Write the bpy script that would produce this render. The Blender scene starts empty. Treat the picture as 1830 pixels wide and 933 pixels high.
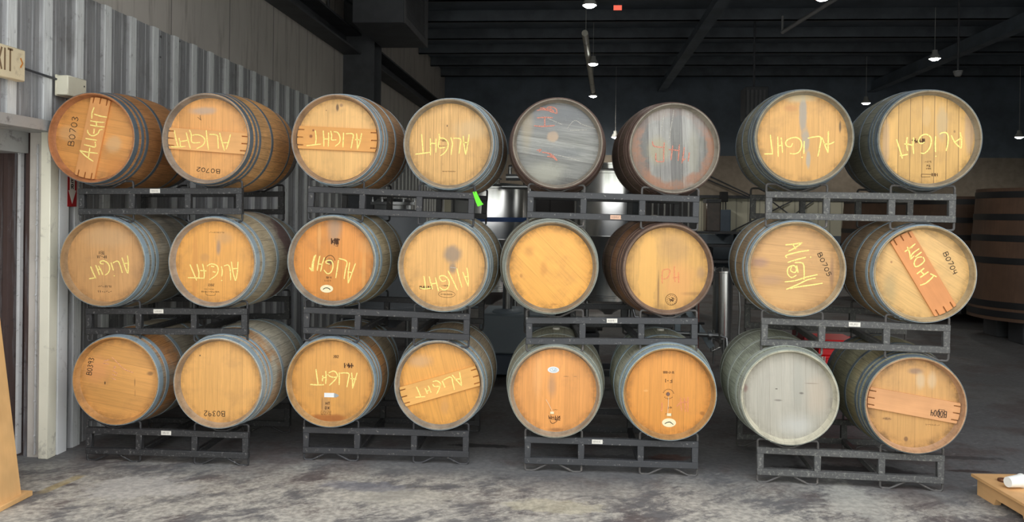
import bpy, math, random
from mathutils import Vector, Matrix, Euler
R = math.radians
SC = bpy.context.scene
COL = SC.collection

# ------------------------------------------------------------------ camera, light, exposure
cam_d = bpy.data.cameras.new('camera')
cam = bpy.data.objects.new('camera', cam_d)
COL.objects.link(cam)
cam_d.sensor_width = 36.0
cam_d.lens = 36.0 * 1465.3 / 1830.0
cam_d.shift_y = -75.9 / 1830.0
cam_d.clip_start = 0.05
yaw, pit, rol = 0.07836, 0.00494, 0.01325
fw = Vector((-math.sin(yaw) * math.cos(pit), math.cos(yaw) * math.cos(pit), -math.sin(pit)))
rt = Vector((math.cos(yaw), math.sin(yaw), 0))
up = rt.cross(fw)
r2 = rt * math.cos(rol) + up * math.sin(rol)
u2 = up * math.cos(rol) - rt * math.sin(rol)
M = Matrix((r2, u2, -fw)).transposed().to_4x4()
M.translation = Vector((0, 0, 1.7008))
cam.matrix_world = M
SC.camera = cam

SC.view_settings.view_transform = 'Standard'
SC.view_settings.look = 'None'
SC.view_settings.gamma = 1.0
SC.view_settings.use_curve_mapping = False
SC.view_settings.exposure = EXPOSURE = 0.95

def srgb(r, g, b):
    f = lambda c: (c / 255 / 12.92) if c / 255 <= 0.04045 else ((c / 255 + 0.055) / 1.055) ** 2.4
    return (f(r), f(g), f(b), 1.0)

class NT:
    """small helper for building a node tree"""
    def __init__(s, tree):
        s.t = tree
    def n(s, typ, ins=None, **props):
        nd = s.t.nodes.new(typ)
        for k, v in props.items():
            setattr(nd, k, v)
        for k, v in (ins or {}).items():
            s.set(nd.inputs[k], v)
        return nd
    def set(s, sock, v):
        if isinstance(v, bpy.types.NodeSocket):
            s.t.links.new(v, sock)
        elif v is not None:
            sock.default_value = v
    def m(s, op, a, b=None, c=None, clamp=False):
        nd = s.t.nodes.new('ShaderNodeMath')
        nd.operation = op
        nd.use_clamp = clamp
        for i, v in enumerate((a, b, c)):
            if v is not None:
                s.set(nd.inputs[i], v)
        return nd.outputs[0]
    def mix(s, f, a, b, blend='MIX'):
        nd = s.t.nodes.new('ShaderNodeMix')
        nd.data_type = 'RGBA'
        nd.blend_type = blend
        s.set(nd.inputs[0], f)
        s.set(nd.inputs[6], a)
        s.set(nd.inputs[7], b)
        return nd.outputs[2]
    def step(s, x, lo, hi, a=0.0, b=1.0):
        nd = s.t.nodes.new('ShaderNodeMapRange')
        nd.interpolation_type = 'SMOOTHSTEP'
        s.set(nd.inputs[0], x)
        for i, v in enumerate((lo, hi, a, b)):
            nd.inputs[i + 1].default_value = v
        return nd.outputs[0]
    def xyz(s, v):
        nd = s.t.nodes.new('ShaderNodeSeparateXYZ')
        s.set(nd.inputs[0], v)
        return nd.outputs
    def vec(s, x, y, z):
        nd = s.t.nodes.new('ShaderNodeCombineXYZ')
        for i, v in enumerate((x, y, z)):
            s.set(nd.inputs[i], v)
        return nd.outputs[0]
    def noise(s, v, scale, detail=3.0, rough=0.55, dist=0.0):
        nd = s.n('ShaderNodeTexNoise', {'Vector': v, 'Scale': scale, 'Detail': detail, 'Roughness': rough, 'Distortion': dist})
        return nd.outputs[0]
    def white(s, w):
        nd = s.n('ShaderNodeTexWhiteNoise', noise_dimensions='1D')
        s.set(nd.inputs['W'], w)
        return nd.outputs[0]
    def obj(s):
        return s.n('ShaderNodeTexCoord').outputs['Object']

def newmat(name):
    m = bpy.data.materials.new(name)
    m.use_nodes = True
    t = NT(m.node_tree)
    t.b = m.node_tree.nodes['Principled BSDF']
    return m, t

def bump(t, h, strength=0.3, dist=0.01):
    nd = t.n('ShaderNodeBump', {'Height': h, 'Strength': strength, 'Distance': dist})
    t.set(t.b.inputs['Normal'], nd.outputs[0])

# overcast daylight outside the open front of the building
world = bpy.data.worlds.new('World')
SC.world = world
world.use_nodes = True
wt = NT(world.node_tree)
bg = world.node_tree.nodes['Background']
wz = wt.xyz(wt.n('ShaderNodeTexCoord').outputs['Generated'])
az = wt.m('ARCTAN2', wz[0], wz[1])
skyc = wt.mix(wt.step(wz[2], 0.1, 0.9), (1.0, 1.0, 1.0, 1), (0.98, 1.03, 1.12, 1))
tree = wt.mix(wt.noise(wt.vec(wt.m('MULTIPLY', az, 9.0), wz[2], 0), 2.0, 4), (0.07, 0.10, 0.04, 1), (0.22, 0.28, 0.12, 1))
gap = wt.step(wt.noise(wt.vec(wt.m('MULTIPLY', az, 5.0), 0, 2.0), 2.3, 2), 0.46, 0.52)
hor = wt.mix(gap, tree, (1.0, 1.0, 0.98, 1))
hi = wt.step(wz[2], 0.14, 0.20)
colr = wt.mix(hi, hor, skyc)
colr = wt.mix(wt.step(wz[2], -0.01, 0.005), (0.40, 0.39, 0.36, 1), colr)
wt.set(bg.inputs['Color'], colr)
bg.inputs['Strength'].default_value = 1.35

# ------------------------------------------------------------------ mesh helpers
class MB:
    def __init__(s):
        s.v = []
        s.f = []
    def add(s, vs, fs):
        k = len(s.v)
        s.v += [tuple(v) for v in vs]
        s.f += [tuple(i + k for i in f) for f in fs]
        return s
    def box(s, lo, hi, mat=None):
        x0, y0, z0 = lo
        x1, y1, z1 = hi
        vs = [Vector(p) for p in ((x0, y0, z0), (x1, y0, z0), (x1, y1, z0), (x0, y1, z0), (x0, y0, z1), (x1, y0, z1), (x1, y1, z1), (x0, y1, z1))]
        if mat:
            vs = [mat @ v for v in vs]
        return s.add(vs, [(0, 3, 2, 1), (4, 5, 6, 7), (0, 1, 5, 4), (1, 2, 6, 5), (2, 3, 7, 6), (3, 0, 4, 7)])
    def bbox(s, lo, hi, b=0.004, mat=None):
        """box with chamfered edges"""
        x0, y0, z0 = lo
        x1, y1, z1 = hi
        b = min(b, (x1 - x0) / 2.2, (y1 - y0) / 2.2, (z1 - z0) / 2.2)
        idx = {}
        vs = []
        for ix, (xo, xs) in enumerate(((x0, 1), (x1, -1))):
            for iy, (yo, ys) in enumerate(((y0, 1), (y1, -1))):
                for iz, (zo, zs) in enumerate(((z0, 1), (z1, -1))):
                    for a in range(3):
                        p = [xo + xs * b, yo + ys * b, zo + zs * b]
                        p[a] = (xo, yo, zo)[a]
                        idx[(ix, iy, iz, a)] = len(vs)
                        vs.append(Vector(p))
        fs = []
        for a in range(3):
            for side in (0, 1):
                q = []
                for (i, j) in ((0, 0), (1, 0), (1, 1), (0, 1)):
                    k = [0, 0, 0]
                    k[a] = side
                    k[(a + 1) % 3] = i
                    k[(a + 2) % 3] = j
                    q.append(idx[(k[0], k[1], k[2], a)])
                fs.append(tuple(q if side else q[::-1]))
        for a in range(3):
            b1, b2 = (a + 1) % 3, (a + 2) % 3
            for i in (0, 1):
                for j in (0, 1):
                    k0 = [0, 0, 0]; k1 = [0, 0, 0]
                    k0[a] = 0; k1[a] = 1
                    k0[b1] = k1[b1] = i
                    k0[b2] = k1[b2] = j
                    q = [idx[(*k0, b1)], idx[(*k1, b1)], idx[(*k1, b2)], idx[(*k0, b2)]]
                    fs.append(tuple(q if (i + j) % 2 else q[::-1]))
        for i in (0, 1):
            for j in (0, 1):
                for k in (0, 1):
                    q = [idx[(i, j, k, a)] for a in range(3)]
                    fs.append(tuple(q if (i + j + k) % 2 else q[::-1]))
        if mat:
            vs = [mat @ v for v in vs]
        return s.add(vs, fs)
    def tube(s, pts, r, seg=8, closed=False, caps=True):
        P = [Vector(p) for p in pts]
        n = len(P)
        rings = []
        prev = None
        for i in range(n):
            if closed:
                d = (P[(i + 1) % n] - P[i - 1]).normalized()
            else:
                a = P[min(i + 1, n - 1)] - P[max(i - 1, 0)]
                d = a.normalized()
            if prev is None:
                ref = Vector((0, 0, 1)) if abs(d.z) < 0.9 else Vector((1, 0, 0))
                u = d.cross(ref).normalized()
            else:
                u = (prev - d * prev.dot(d))
                u = u.normalized() if u.length > 1e-6 else d.orthogonal().normalized()
            prev = u
            w = d.cross(u)
            rr = r[i] if isinstance(r, (list, tuple)) else r
            # keep width at bends
            rings.append([P[i] + (u * math.cos(t) + w * math.sin(t)) * rr for t in (2 * math.pi * k / seg for k in range(seg))])
        vs = [v for ring in rings for v in ring]
        fs = []
        for i in range(n if closed else n - 1):
            j = (i + 1) % n
            for k in range(seg):
                k2 = (k + 1) % seg
                fs.append((i * seg + k, i * seg + k2, j * seg + k2, j * seg + k))
        if not closed and caps:
            fs.append(tuple(range(seg))[::-1])
            fs.append(tuple((n - 1) * seg + k for k in range(seg)))
        return s.add(vs, fs)
    def cyl(s, p0, p1, r, seg=20):
        return s.tube([p0, p1], r, seg)
    def lathe(s, prof, axis='z', seg=48, c=(0, 0, 0), closed=False):
        """prof: list of (radius, position along axis)"""
        c = Vector(c)
        vs = []
        n = len(prof)
        for (r, a) in prof:
            for k in range(seg):
                t = 2 * math.pi * k / seg
                x, y = r * math.cos(t), r * math.sin(t)
                vs.append(c + (Vector((x, y, a)) if axis == 'z' else Vector((y, a, x)) if axis == 'y' else Vector((a, x, y))))
        fs = []
        for i in range(n if closed else n - 1):
            j = (i + 1) % n
            for k in range(seg):
                k2 = (k + 1) % seg
                fs.append((i * seg + k, i * seg + k2, j * seg + k2, j * seg + k))
        if not closed:
            if prof[0][0] > 1e-5:
                fs.append(tuple(range(seg))[::-1])
            if prof[-1][0] > 1e-5:
                fs.append(tuple((n - 1) * seg + k for k in range(seg)))
        return s.add(vs, fs)
    def prism(s, poly, a0, a1, plane='xz'):
        """extrude a 2D polygon; plane xz -> along y, xy -> along z, yz -> along x"""
        n = len(poly)
        def P(p, a):
            return (p[0], a, p[1]) if plane == 'xz' else (p[0], p[1], a) if plane == 'xy' else (a, p[0], p[1])
        vs = [P(p, a0) for p in poly] + [P(p, a1) for p in poly]
        fs = [tuple(range(n)), tuple(range(2 * n - 1, n - 1, -1))]
        for i in range(n):
            j = (i + 1) % n
            fs.append((i, i + n, j + n, j))
        return s.add(vs, fs)
    def ribbon(s, pts, w, F, th=0.001, lift=0.0, smooth=True, taper=True):
        """flat stroke in the plane of frame F = (origin, right, up, normal); pts are 2D"""
        o, rx, uy, nn = F
        P = [Vector((p[0], p[1])) for p in pts]
        if smooth and len(P) > 2:
            Q = []
            for i in range(len(P) - 1):
                p0 = P[max(i - 1, 0)]; p1 = P[i]; p2 = P[i + 1]; p3 = P[min(i + 2, len(P) - 1)]
                for k in range(4):
                    t = k / 4
                    Q.append(0.5 * ((2 * p1) + (p2 - p0) * t + (2 * p0 - 5 * p1 + 4 * p2 - p3) * t * t + (3 * p1 - p0 - 3 * p2 + p3) * t ** 3))
            Q.append(P[-1])
            P = Q
        n = len(P)
        if n < 2:
            return s
        vs = []
        for i in range(n):
            d = P[min(i + 1, n - 1)] - P[max(i - 1, 0)]
            d = d.normalized() if d.length > 1e-9 else Vector((1, 0))
            nrm = Vector((-d.y, d.x))
            ww = w * (0.5 if not taper else 0.5 * (0.72 + 0.28 * math.sin(math.pi * (i + 0.6) / n) + 0.12 * math.sin(i * 2.3)))
            for q in (P[i] + nrm * ww, P[i] - nrm * ww):
                for h in (lift, lift + th):
                    vs.append(Vector(o) + Vector(rx) * q.x + Vector(uy) * q.y + Vector(nn) * h)
        fs = []
        for i in range(n - 1):
            a, b = i * 4, i * 4 + 4
            fs += [(a + 1, a + 3, b + 3, b + 1), (a, b, b + 2, a + 2), (a, a + 1, b + 1, b), (a + 2, b + 2, b + 3, a + 3)]
        fs += [(0, 2, 3, 1), (n * 4 - 4, n * 4 - 3, n * 4 - 1, n * 4 - 2)]
        return s.add(vs, fs)
    def disc(s, c, rx_, ry_, F, th=0.001, lift=0.0, seg=32, inner=0.0):
        o, rx, uy, nn = [Vector(q) for q in F]
        vs = []
        fs = []
        def P(k, sc, h):
            t = 2 * math.pi * k / seg
            return o + rx * (c[0] + math.cos(t) * rx_ * sc) + uy * (c[1] + math.sin(t) * ry_ * sc) + nn * (lift + h)
        if inner <= 0:
            vs = [P(k, 1, 0) for k in range(seg)] + [P(k, 1, th) for k in range(seg)]
            fs = [tuple(range(seg))[::-1], tuple(range(seg, 2 * seg))]
            fs += [(k, (k + 1) % seg, seg + (k + 1) % seg, seg + k) for k in range(seg)]
        else:
            for sc, h in ((1, 0), (1, th), (inner, th), (inner, 0)):
                vs += [P(k, sc, h) for k in range(seg)]
            for a in range(4):
                b = (a + 1) % 4
                fs += [(a * seg + k, a * seg + (k + 1) % seg, b * seg + (k + 1) % seg, b * seg + k) for k in range(seg)]
        return s.add(vs, fs)
    def build(s, name, mat, parent=None, loc=None, rot=None, angle=38):
        me = bpy.data.meshes.new(name)
        me.from_pydata(s.v, [], s.f)
        me.validate()
        me.update()
        me.polygons.foreach_set('use_smooth', [True] * len(me.polygons))
        try:
            me.set_sharp_from_angle(angle=R(angle))
        except Exception:
            pass
        me.materials.append(mat)
        o = bpy.data.objects.new(name, me)
        COL.objects.link(o)
        if parent:
            o.parent = parent
        if loc is not None:
            o.location = loc
        if rot is not None:
            o.rotation_euler = rot
        return o

def fix_normals():
    import bmesh
    for me in bpy.data.meshes:
        bm = bmesh.new()
        bm.from_mesh(me)
        bmesh.ops.recalc_face_normals(bm, faces=bm.faces)
        bm.to_mesh(me)
        bm.free()

def tag(o, label=None, cat=None, group=None, kind=None):
    if label: o['label'] = label
    if cat: o['category'] = cat
    if group: o['group'] = group
    if kind: o['kind'] = kind
    return o

def thing(name, label, cat, loc=(0, 0, 0), rot=(0, 0, 0), group=None):
    o = bpy.data.objects.new(name, None)
    o.empty_display_size = 0.1
    COL.objects.link(o)
    o.location = loc
    o.rotation_euler = rot
    return tag(o, label, cat, group)

def struct(name, mb, mat, **kw):
    return tag(mb.build(name, mat, **kw), kind='structure')

# ------------------------------------------------------------------ hand lettering
GL = {
 'A': (0.7, [[(0, 0), (.33, 1)], [(.33, 1), (.68, 0)], [(.12, .38), (.58, .38)]]),
 'B': (0.6, [[(0, 0), (0, 1)], [(0, 1), (.4, .95), (.48, .75), (.4, .56), (0, .53)], [(0, .53), (.5, .45), (.58, .24), (.45, .03), (0, 0)]]),
 'C': (0.62, [[(.6, .85), (.3, 1), (.05, .75), (.02, .35), (.25, .02), (.6, .15)]]),
 'D': (0.62, [[(0, 0), (0, 1)], [(0, 1), (.4, .9), (.6, .5), (.4, .1), (0, 0)]]),
 'E': (0.55, [[(.5, 1), (0, 1), (0, 0), (.5, 0)], [(0, .52), (.42, .52)]]),
 'F': (0.55, [[(.5, 1), (0, 1), (0, 0)], [(0, .52), (.42, .52)]]),
 'G': (0.68, [[(.6, .85), (.3, 1), (.05, .7), (.02, .35), (.25, .02), (.58, .12), (.62, .45), (.36, .45)]]),
 'H': (0.62, [[(0, 0), (0, 1)], [(.6, 0), (.6, 1)], [(0, .5), (.6, .5)]]),
 'I': (0.12, [[(.06, 0), (.06, 1)]]),
 'L': (0.5, [[(0, 1), (0, 0), (.48, 0)]]),
 'N': (0.62, [[(0, 0), (0, 1), (.6, 0), (.6, 1)]]),
 'P': (0.58, [[(0, 0), (0, 1)], [(0, 1), (.45, .95), (.55, .74), (.42, .5), (0, .46)]]),
 'R': (0.6, [[(0, 0), (0, 1)], [(0, 1), (.45, .95), (.55, .74), (.42, .52), (0, .48)], [(.25, .48), (.58, 0)]]),
 'S': (0.56, [[(.52, .86), (.28, 1), (.06, .82), (.12, .58), (.45, .42), (.52, .18), (.28, 0), (.02, .14)]]),
 'T': (0.64, [[(0, 1), (.64, 1)], [(.32, 1), (.32, 0)]]),
 'U': (0.6, [[(0, 1), (.02, .25), (.3, 0), (.56, .25), (.58, 1)]]),
 'W': (0.85, [[(0, 1), (.2, 0), (.42, .7), (.64, 0), (.85, 1)]]),
 'X': (0.62, [[(0, 0), (.6, 1)], [(0, 1), (.6, 0)]]),
 '0': (0.55, [[(.27, 1), (.04, .75), (.04, .25), (.27, 0), (.5, .25), (.5, .75), (.27, 1)]]),
 '1': (0.2, [[(.1, 0), (.1, 1)]]),
 '2': (0.55, [[(.03, .78), (.25, 1), (.5, .78), (.4, .5), (.02, .02), (.54, .02)]]),
 '3': (0.52, [[(.03, .88), (.27, 1), (.47, .78), (.2, .54), (.5, .28), (.27, 0), (.02, .12)]]),
 '4': (0.58, [[(.05, 1), (.03, .45), (.55, .48)], [(.44, .95), (.44, 0)]]),
 '5': (0.54, [[(.48, 1), (.08, 1), (.06, .58), (.35, .6), (.5, .3), (.3, 0), (.02, .1)]]),
 '7': (0.52, [[(.02, 1), (.5, 1), (.18, 0)]]),
 '9': (0.52, [[(.48, .72), (.25, .5), (.05, .74), (.25, 1), (.48, .8), (.46, 0)]]),
 '-': (0.4, [[(.06, .5), (.34, .5)]]),
 ' ': (0.4, []),
}
def font_strokes(txt, O, E, h, gap=0.22):
    """strokes for a line of text from baseline start O to baseline end E (y up), letter height h"""
    O = Vector(O); E = Vector(E)
    d = (E - O)
    L = d.length
    d = d / L
    u = Vector((-d.y, d.x))
    tot = sum(GL[c][0] for c in txt) + gap * (len(txt) - 1)
    k = L / tot
    x = 0
    out = []
    for c in txt:
        w, ss = GL[c]
        for s_ in ss:
            out.append([tuple(O + d * ((x + p[0]) * k) + u * (p[1] * h)) for p in s_])
        x += w + gap
    return out

# ------------------------------------------------------------------ materials of the setting
def m_concrete():
    m, t = newmat('worn_concrete')
    P = t.obj()
    x, y, z = t.xyz(P)
    u = t.m('ADD', t.m('MULTIPLY', x, 0.80), t.m('MULTIPLY', y, 0.60))     # the door traffic runs askew
    v = t.m('SUBTRACT', t.m('MULTIPLY', y, 0.80), t.m('MULTIPLY', x, 0.60))
    s1 = t.noise(t.vec(x, y, 0), 0.9, 6, 0.6, 0.5)
    s2 = t.noise(t.vec(t.m('MULTIPLY', u, 0.8), t.m('MULTIPLY', v, 1.5), 3.1), 2.6, 12, 0.78, 0.25)
    s3 = t.noise(P, 26, 4, 0.6)
    base = t.mix(s1, srgb(86, 86, 88), srgb(122, 121, 119))
    base = t.mix(t.step(t.noise(t.vec(x, y, 7.7), 1.6, 7, 0.65), 0.48, 0.62), base, srgb(96, 88, 86))
    # pale worn patches, limited to the front part of the floor
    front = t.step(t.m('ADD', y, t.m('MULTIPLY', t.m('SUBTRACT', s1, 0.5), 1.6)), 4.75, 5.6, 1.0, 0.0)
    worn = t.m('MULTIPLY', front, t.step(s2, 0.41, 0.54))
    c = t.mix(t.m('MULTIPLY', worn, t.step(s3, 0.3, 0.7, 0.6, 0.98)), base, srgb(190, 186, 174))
    far = t.step(y, 5.0, 7.0)
    scr = t.step(t.noise(t.vec(t.m('MULTIPLY', u, 1.0), t.m('MULTIPLY', v, 7.0), 9.0), 4.0, 9, 0.75), 0.60, 0.66)
    c = t.mix(t.m('MULTIPLY', scr, 0.4), c, srgb(186, 184, 178))
    scr2 = t.step(t.noise(t.vec(t.m('MULTIPLY', x, 1.0), t.m('MULTIPLY', y, 5.0), 2.0), 5.0, 9, 0.75), 0.62, 0.68)
    c = t.mix(t.m('MULTIPLY', scr2, 0.35), c, srgb(176, 176, 174))
    dk = t.step(t.noise(t.vec(t.m('MULTIPLY', v, 1.0), t.m('MULTIPLY', u, 1.6), 5.0), 2.6, 11, 0.76), 0.57, 0.64)
    c = t.mix(t.m('MULTIPLY', dk, 0.38), c, srgb(76, 72, 72))
    wn = t.noise(P, 7.0, 6, 0.7)
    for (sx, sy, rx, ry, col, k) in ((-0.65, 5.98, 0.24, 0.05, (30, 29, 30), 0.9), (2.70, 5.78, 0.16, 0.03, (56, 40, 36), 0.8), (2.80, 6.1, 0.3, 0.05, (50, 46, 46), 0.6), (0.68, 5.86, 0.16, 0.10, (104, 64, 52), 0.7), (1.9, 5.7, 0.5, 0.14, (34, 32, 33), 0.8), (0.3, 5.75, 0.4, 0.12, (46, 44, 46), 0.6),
                                      (-2.65, 4.82, 0.36, 0.22, (186, 184, 178), 0.7), (-1.05, 4.85, 0.35, 0.16, (190, 186, 172), 0.6), (-0.1, 4.78, 0.3, 0.12, (192, 186, 160), 0.6), (1.70, 5.1, 0.16, 0.36, (180, 178, 168), 0.7), (-1.3, 5.0, 0.3, 0.1, (120, 122, 130), 0.6)):  # pale ellipses: worn concrete, with sun-like bright patches painted in
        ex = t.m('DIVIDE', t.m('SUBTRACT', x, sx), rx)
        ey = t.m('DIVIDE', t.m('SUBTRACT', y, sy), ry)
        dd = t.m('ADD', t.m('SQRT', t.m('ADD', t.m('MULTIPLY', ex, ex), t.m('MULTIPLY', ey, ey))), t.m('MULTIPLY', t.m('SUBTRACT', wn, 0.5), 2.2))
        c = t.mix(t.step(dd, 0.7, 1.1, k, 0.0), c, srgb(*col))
    # remains of a yellow floor line by the wall
    ln = t.m('ABSOLUTE', t.m('ADD', t.m('SUBTRACT', x, -3.147), t.m('MULTIPLY', t.m('SUBTRACT', y, 4.83), -0.13)))
    yl = t.m('MULTIPLY', t.step(ln, 0.03, 0.04, 1.0, 0.0), t.m('MULTIPLY', t.step(y, 4.6, 4.7), t.step(y, 4.95, 5.02, 1.0, 0.0)))
    c = t.mix(t.m('MULTIPLY', yl, t.step(wn, 0.35, 0.55, 0.2, 0.7)), c, srgb(170, 150, 96))
    spk = t.step(s3, 0.35, 0.65, 0.86, 1.1)
    c = t.mix(1.0, c, t.vec(spk, spk, spk), 'MULTIPLY')
    wet = t.step(t.noise(P, 0.9, 3), 0.5, 0.62)
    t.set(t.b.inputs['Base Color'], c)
    t.set(t.b.inputs['Roughness'], t.m('SUBTRACT', 0.78, t.m('MULTIPLY', wet, t.m('MULTIPLY', far, 0.22))))
    bump(t, t.m('ADD', s3, s2), 0.25, 0.004)
    return m

def m_siding(rib0, pitch):
    m, t = newmat('ribbed_metal_siding')
    P = t.obj()
    x, y, z = t.xyz(P)
    f = t.m('FRACT', t.m('DIVIDE', t.m('SUBTRACT', y, rib0 - 0.5 * pitch), pitch))
    d = t.m('ABSOLUTE', t.m('SUBTRACT', f, 0.5))          # 0 on the rib centre
    rib = t.step(d, 0.10, 0.15, 1.0, 0.0)
    vn = t.noise(t.vec(0, t.m('MULTIPLY', y, 14.0), t.m('MULTIPLY', z, 0.8)), 2.0, 5, 0.6)
    n2 = t.noise(P, 2.2, 5, 0.6)
    flat = t.mix(vn, srgb(122, 124, 127), srgb(182, 182, 182))
    flat = t.mix(t.step(n2, 0.5, 0.7, 0.0, 0.6), flat, srgb(108, 105, 102))
    col = t.mix(t.m('MULTIPLY', rib, 0.92), flat, srgb(240, 243, 242))
    st = t.noise(t.vec(0, t.m('MULTIPLY', y, 60.0), t.m('MULTIPLY', z, 1.5)), 2.0, 6, 0.7)
    sk = t.step(st, 0.3, 0.7, 0.72, 1.12)
    col = t.mix(1.0, col, t.vec(sk, sk, sk), 'MULTIPLY')
    gr = t.step(t.noise(t.vec(0, t.m('MULTIPLY', y, 6.0), t.m('MULTIPLY', z, 3.0)), 3.0, 8, 0.75), 0.56, 0.68)
    col = t.mix(t.m('MULTIPLY', gr, 0.55), col, srgb(82, 78, 76))
    vt = t.n('ShaderNodeTexVoronoi', {'Vector': P, 'Scale': 3.2})
    dots = t.step(vt.outputs['Distance'], 0.03, 0.05, 0.8, 0.0)
    col = t.mix(dots, col, srgb(48, 46, 46))
    t.set(t.b.inputs['Base Color'], col)
    t.b.inputs['Roughness'].default_value = 0.6
    t.b.inputs['Metallic'].default_value = 0.0
    return m

def m_plaster():
    m, t = newmat('stained_grey_board')
    P = t.obj()
    x, y, z = t.xyz(P)
    n1 = t.noise(P, 1.3, 6, 0.6)
    n2 = t.noise(t.vec(x, t.m('MULTIPLY', y, 7.0), t.m('MULTIPLY', z, 0.7)), 1.5, 6, 0.65)
    c = t.mix(n1, srgb(176, 170, 163), srgb(212, 205, 196))
    c = t.mix(t.step(n2, 0.5, 0.7, 0, 0.5), c, srgb(130, 122, 114))
    f = t.m('FRACT', t.m('DIVIDE', t.m('ADD', y, 0.31), 1.22))
    seam = t.step(t.m('ABSOLUTE', t.m('SUBTRACT', f, 0.5)), 0.488, 0.497)
    c = t.mix(t.m('MULTIPLY', seam, 0.6), c, srgb(48, 46, 45))
    t.set(t.b.inputs['Base Color'], c)
    t.b.inputs['Roughness'].default_value = 0.9
    return m

def m_flat(name, col, rough=0.6, metal=0.0, var=0.12, scale=6.0, bumpy=0.0, spec=None):
    m, t = newmat(name)
    n = t.noise(t.obj(), scale, 5, 0.6)
    k = t.step(n, 0.3, 0.7, 1 - var, 1 + var)
    t.set(t.b.inputs['Base Color'], t.mix(1.0, col, t.vec(k, k, k), 'MULTIPLY'))
    t.b.inputs['Roughness'].default_value = rough
    t.b.inputs['Metallic'].default_value = metal
    if spec is not None:
        t.b.inputs['Specular IOR Level'].default_value = spec
    if bumpy:
        bump(t, n, bumpy, 0.004)
    return m

def m_worn(name, col, wear, amount=0.5, rough=0.5, metal=0.0, scale=18.0, thr=(0.55, 0.7)):
    """paint with pale scuffs and dust"""
    m, t = newmat(name)
    P = t.obj()
    n = t.noise(P, scale, 7, 0.7, 0.4)
    n2 = t.noise(P, scale * 0.2, 4, 0.6)
    c = t.mix(n2, col, tuple(min(1, v * 1.5) for v in col[:3]) + (1,))
    c = t.mix(t.m('MULTIPLY', t.step(n, thr[0], thr[1]), amount), c, wear)
    t.set(t.b.inputs['Base Color'], c)
    t.set(t.b.inputs['Roughness'], t.step(n, 0.3, 0.7, rough - 0.1, rough + 0.15))
    t.b.inputs['Metallic'].default_value = metal
    bump(t, n, 0.15, 0.002)
    return m

def m_rusty_door():
    m, t = newmat('weathered_door_metal')
    P = t.obj()
    x, y, z = t.xyz(P)
    n = t.noise(t.vec(t.m('MULTIPLY', x, 9.0), y, t.m('MULTIPLY', z, 0.6)), 1.6, 6, 0.65, 0.3)
    n2 = t.noise(P, 16, 7, 0.75)
    c = t.mix(t.step(n, 0.48, 0.66), srgb(70, 52, 48), srgb(112, 112, 116))
    c = t.mix(t.step(n2, 0.55, 0.7, 0, 0.7), c, srgb(44, 38, 38))
    c = t.mix(t.step(t.noise(P, 30, 5, 0.7), 0.66, 0.74, 0, 0.7), c, srgb(170, 168, 164))
    t.set(t.b.inputs['Base Color'], c)
    t.b.inputs['Roughness'].default_value = 0.65
    bump(t, n2, 0.3, 0.004)
    return m

def m_steel(name='brushed_stainless_steel', col=(0.74, 0.74, 0.72, 1), rough=0.22):
    m, t = newmat(name)
    P = t.obj()
    x, y, z = t.xyz(P)
    n = t.noise(P, 3.0, 3, 0.5)
    t.b.inputs['Base Color'].default_value = col
    t.b.inputs['Metallic'].default_value = 1.0
    t.set(t.b.inputs['Roughness'], t.step(n, 0.3, 0.7, rough - 0.02, rough + 0.04))
    return m

def m_emit(name, col, strength):
    m = bpy.data.materials.new(name)
    m.use_nodes = True
    t = NT(m.node_tree)
    m.node_tree.nodes.remove(m.node_tree.nodes['Principled BSDF'])
    e = t.n('ShaderNodeEmission', {'Color': col, 'Strength': strength})
    t.t.links.new(e.outputs[0], m.node_tree.nodes['Material Output'].inputs[0])
    return m

def m_wood(name, ca, cb, axis='x', rough=0.6, scale=1.0):
    """plain board: grain runs along the given object axis"""
    m, t = newmat(name)
    P = t.obj()
    c3 = list(t.xyz(P))
    k = {'x': 0, 'y': 1, 'z': 2}[axis]
    v = [t.m('MULTIPLY', c3[i], (2.0 if i == k else 26.0) * scale) for i in range(3)]
    n = t.noise(t.vec(*v), 2.0, 6, 0.6, 0.5)
    n2 = t.noise(P, 3.0, 3)
    c = t.mix(n, ca, cb)
    s = t.step(n2, 0.3, 0.7, 0.85, 1.1)
    c = t.mix(1.0, c, t.vec(s, s, s), 'MULTIPLY')
    t.set(t.b.inputs['Base Color'], c)
    t.b.inputs['Roughness'].default_value = rough
    bump(t, n, 0.1, 0.002)
    return m

# ------------------------------------------------------------------ building shell
WX = -3.58                      # inner face of the left wall
RIB0, RIBP = 5.61, 0.353        # ribs of the siding
M_SID = m_siding(RIB0, RIBP)
M_PLA = m_plaster()
M_DARK = m_flat('black_painted_roof', srgb(100, 110, 120), 0.75, var=0.2, scale=1.5)
M_BEAM = m_flat('dark_painted_steel_beam', srgb(70, 72, 76), 0.6, var=0.2, scale=3)
M_DOOR = m_rusty_door()

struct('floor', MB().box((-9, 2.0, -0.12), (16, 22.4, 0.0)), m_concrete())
struct('ground', MB().box((-40, -45, -0.12), (45, 2.0, -0.001)), m_flat('pale_paving', srgb(188, 186, 178), 0.9, var=0.1, scale=0.6))  # unseen apron, made pale to brighten the tank reflections and add bounce light

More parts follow.
